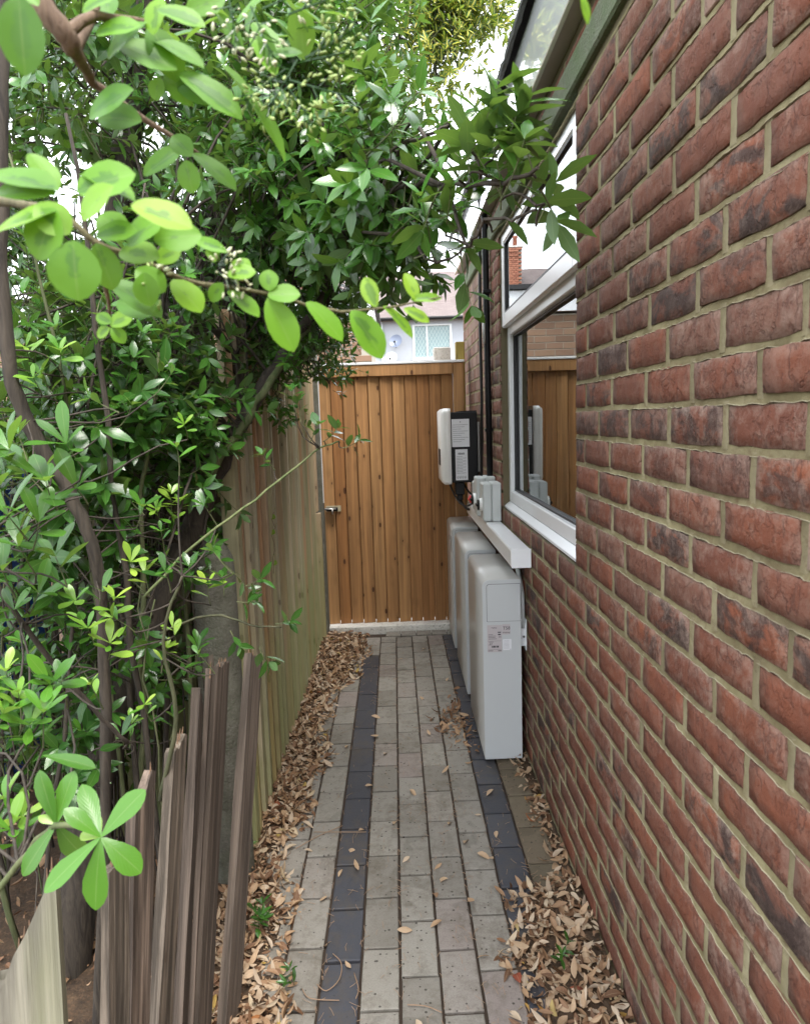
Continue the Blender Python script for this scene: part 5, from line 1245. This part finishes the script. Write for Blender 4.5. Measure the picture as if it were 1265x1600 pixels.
ip = [P(427+rnd.gauss(0, 1.5), yy, X=FXX+.012) for yy in range(800, 905, 12)]; w_.tube(ip, .0012, 4)
for k, c in enumerate(ip[:-1]):
    if k in (4, 5): continue
    lv.add(c, Vector((.25, -.5*(-1)**k, .35)), (.9, -.5, .2), .030, 1.6, .8+.1*(k % 2))
w_.build('stem', M['twig'], iv, fix=False); plant_build(iv, lv, 'leaf', M['young'], 50, 3)

# ================================================================== DEAD LEAVES
T_D = [leaf_template([(0, 0), (.1, .08), (.28, .165), (.52, .20), (.76, .145), (.92, .06), (1, 0)], f, c) for f, c in ((.5, .45), (-.6, .3), (.9, .15), (.25, .8), (-.3, -.5))]
LD = [Leaves(t) for t in T_D]
def pile_h(x, y):
    """height of the litter above the paving"""
    edge = -.345+.03*math.sin(y*5.1)+.02*math.sin(y*13.7)
    if y > 3.2: edge += min(.16, (y-3.2)*.13)
    if y < 2.0: edge += .015
    hl = max(0, min(1, (edge-x)/.14))*(.026)
    e2 = .405-.06*math.sin(y*3.1+.4)
    if 1.15 < y < 1.95: e2 = .245+.28*max(0, abs(y-1.62)-.14)+.025*math.sin(y*25)
    if y > 2.0: e2 = .43
    hr = max(0, min(1, (x-e2)/.14))*(.022 if y < 2.0 else .008)
    return max(hl, hr)
def drop(x, y, z, flat_=.35, size=None, tb=None):
    nrm = Vector((rnd.gauss(0, flat_), rnd.gauss(0, flat_), 1)); a = rnd.random()*6.283
    LD[rnd.randrange(5)].add((x, y, z), (math.cos(a), math.sin(a), rnd.gauss(0, flat_*.6)), nrm*(1 if rnd.random() < .6 else -1), size or (rnd.uniform(.026, .047) if rnd.random() < .6 else rnd.uniform(.010, .026)), rnd.uniform(.8, 1.25), rnd.random()**.9 if tb is None else tb)
placed = 0
while placed < 9000:
    x = rnd.uniform(-.56, .51); y = rnd.uniform(.7, 4.6); h = pile_h(x, y)
    if h > .001 and rnd.random() < (.30+.65*h/.026)*(1.15-.1*y):
        drop(x, y, rnd.uniform(.002, h+.004), .5); placed += 1
for _ in range(2500):
    x = rnd.uniform(-1.9, -.5); y = rnd.uniform(.4, 3.4); drop(x, y, rnd.uniform(-.025, .01), .45, None, rnd.random()*.6)
for _ in range(150):       # around the second pile under the cabinets
    x = rnd.gauss(.245, .045); y = rnd.gauss(3.15, .14)
    if x < .34: drop(x, y, rnd.uniform(.003, .02), .5, None, rnd.random()*.6)
for i, L_ in enumerate(LD):
    o = link('leaf_litter', L_.mesh('leaf_litter'), M['dry'])
    L_.o.clear()
    tag(o, ['dead tan leaves drifted along the foot of the fence and wall', 'curled brown dead leaves mixed through the drifts by the fence and wall', 'folded dry leaves heaped along both edges of the path', 'tightly curled dry leaves among the drifts', 'upturned pale dry leaves among the drifts'][i], 'dead leaves', None, 'stuff')
# mound under the leaves
md = MB(); vs = []; fs = []; ys = np.linspace(.6, 4.6, 100); xs = np.linspace(-.60, .514, 50)
for y in ys:
    for x in xs: h = pile_h(x, y); vs.append((x, y, h*.85-.010+(rnd.uniform(-.002, .003) if h > 0 else -.01)))
for j in range(len(ys)-1):
    for i in range(len(xs)-1): fs.append((j*50+i, j*50+i+1, (j+1)*50+i+1, (j+1)*50+i))
md.add(vs, fs, True); tag(md.build('soil_drift', M['dirt'], None, fix=False), kind='structure')
# single loose leaves on the paving
T_S = [leaf_template([(0, 0), (.15, .10), (.35, .18), (.6, .19), (.82, .11), (1, 0)], f, c, 2, .01, k) for k, (f, c) in enumerate(((.5, .3), (.7, .5), (-.5, .35), (.35, -.4)))]
SM = {}
def single(x, y, l, tb, label, group='loose dead leaves on the paving'):
    k = rnd.randrange(4); key = (k, round(tb*6))
    if key not in SM:
        L_ = Leaves(T_S[k]); L_.add((0, 0, 0), (0, 1, 0), (0, 0, 1), 1, 1.15, key[1]/6); SM[key] = L_.mesh('fallen_leaf'); SM[key].materials.append(M['dry'])
    o = bpy.data.objects.new('fallen_leaf', SM[key]); COL.objects.link(o); o.location = (x, y, .006+l*.08); o.rotation_euler = (rnd.gauss(0, .15), rnd.gauss(0, .3), rnd.random()*6.28); o.scale = (l, l, l)
    tag(o, label, 'leaf', group)
for (px, py, l, tb) in ((640, 1235, .05, .8), (592, 1150, .05, .85), (690, 1210, .045, .8), (745, 1145, .045, .9), (615, 1290, .04, .8), (690, 1350, .05, .6), (700, 1375, .045, .75), (730, 1405, .045, .5), (770, 1235, .05, .85), (770, 1340, .045, .7), (560, 1362, .04, .8),
                        (640, 1340, .035, .9), (682, 1405, .05, .45), (535, 1360, .045, .7), (500, 1410, .05, .7), (455, 1520, .05, .6), (475, 1330, .05, .9), (752, 1275, .04, .9), (650, 1595, .06, .9), (745, 1500, .05, .5), (555, 1330, .035, .8), (548, 1515, .045, .8), (620, 1455, .05, .85), (600, 1180, .04, .9),
                        (672, 1150, .04, .7), (700, 1290, .035, .8), (570, 1230, .045, .8), (540, 1170, .045, .85), (520, 1200, .05, .9), (725, 1320, .04, .8), (655, 1090, .045, .8), (745, 1335, .05, .7), (775, 1300, .04, .85), (510, 1480, .05, .75), (700, 1060, .045, .8), (630, 1030, .05, .8), (690, 1440, .045, .55), (560, 1300, .05, .8), (580, 1120, .05, .75), (660, 1015, .05, .8)):
    q = P(px, py, Z=.004); single(q.x, q.y, l*rnd.uniform(.6, 1.), tb*.85, 'single dry tan leaf lying loose on the grey block paving')
q = P(812, 1525, Z=.03); single(q.x, q.y, .05, 1., 'crimson dead leaf on the edge of the drift beside the brick wall', None)
# fine dead stalks and needles on the paving
ndl = MB()
for _ in range(1300):
    x = rnd.uniform(-.35, .40); y = rnd.uniform(1.2, 4.4)
    if rnd.random() < .6: x = rnd.choice([c_[0] for c_ in cols])+rnd.gauss(0, .006)
    a = rnd.gauss(1.57, .5) if rnd.random() < .5 else rnd.random()*3.14; L_ = rnd.uniform(.008, .032); b_ = rnd.gauss(0, .3)
    p0 = Vector((x, y, .003)); p1 = p0+Vector((math.cos(a), math.sin(a), 0))*L_*.5+Vector((0, 0, .002)); p2 = p1+Vector((math.cos(a+b_), math.sin(a+b_), 0))*L_*.5
    ndl.tube([p0, p1, p2], .0007, 3, False)
tag(ndl.build('leaf_stalks', M['stick'], None, fix=False), 'fine reddish brown dead stalks scattered over the paving joints', 'debris', None, 'stuff')
def stick(ppx, label):
    b_ = MB(); pts = [P(px, py, Z=.007) for px, py in ppx]; b_.tube([p for p, r_ in zip(limb(MB(), [(p, 1) for p in pts], 4, 0), range(99))], .0014, 5); tag(b_.build('stick', M['stick']), label, 'twig')
stick([(520, 1490), (533, 1505), (530, 1530), (510, 1548), (495, 1538)], 'curved pale twig lying on the charcoal blocks near the bottom of the path')
stick([(472, 1545), (485, 1560), (530, 1563)], 'long thin twig lying below the curled one near the bottom of the path')
stick([(462, 1326), (500, 1305), (535, 1290)], 'straight brown twig crossing the left charcoal blocks')
stick([(490, 1300), (545, 1300), (572, 1300)], 'thin straight straw lying across the charcoal and grey blocks')
stick([(553, 1520), (560, 1545), (556, 1560)], 'short bent twig between charcoal and grey blocks')
stick([(636, 1570), (665, 1572), (690, 1582)], 'knobbly twig on the middle grey blocks at the bottom edge')
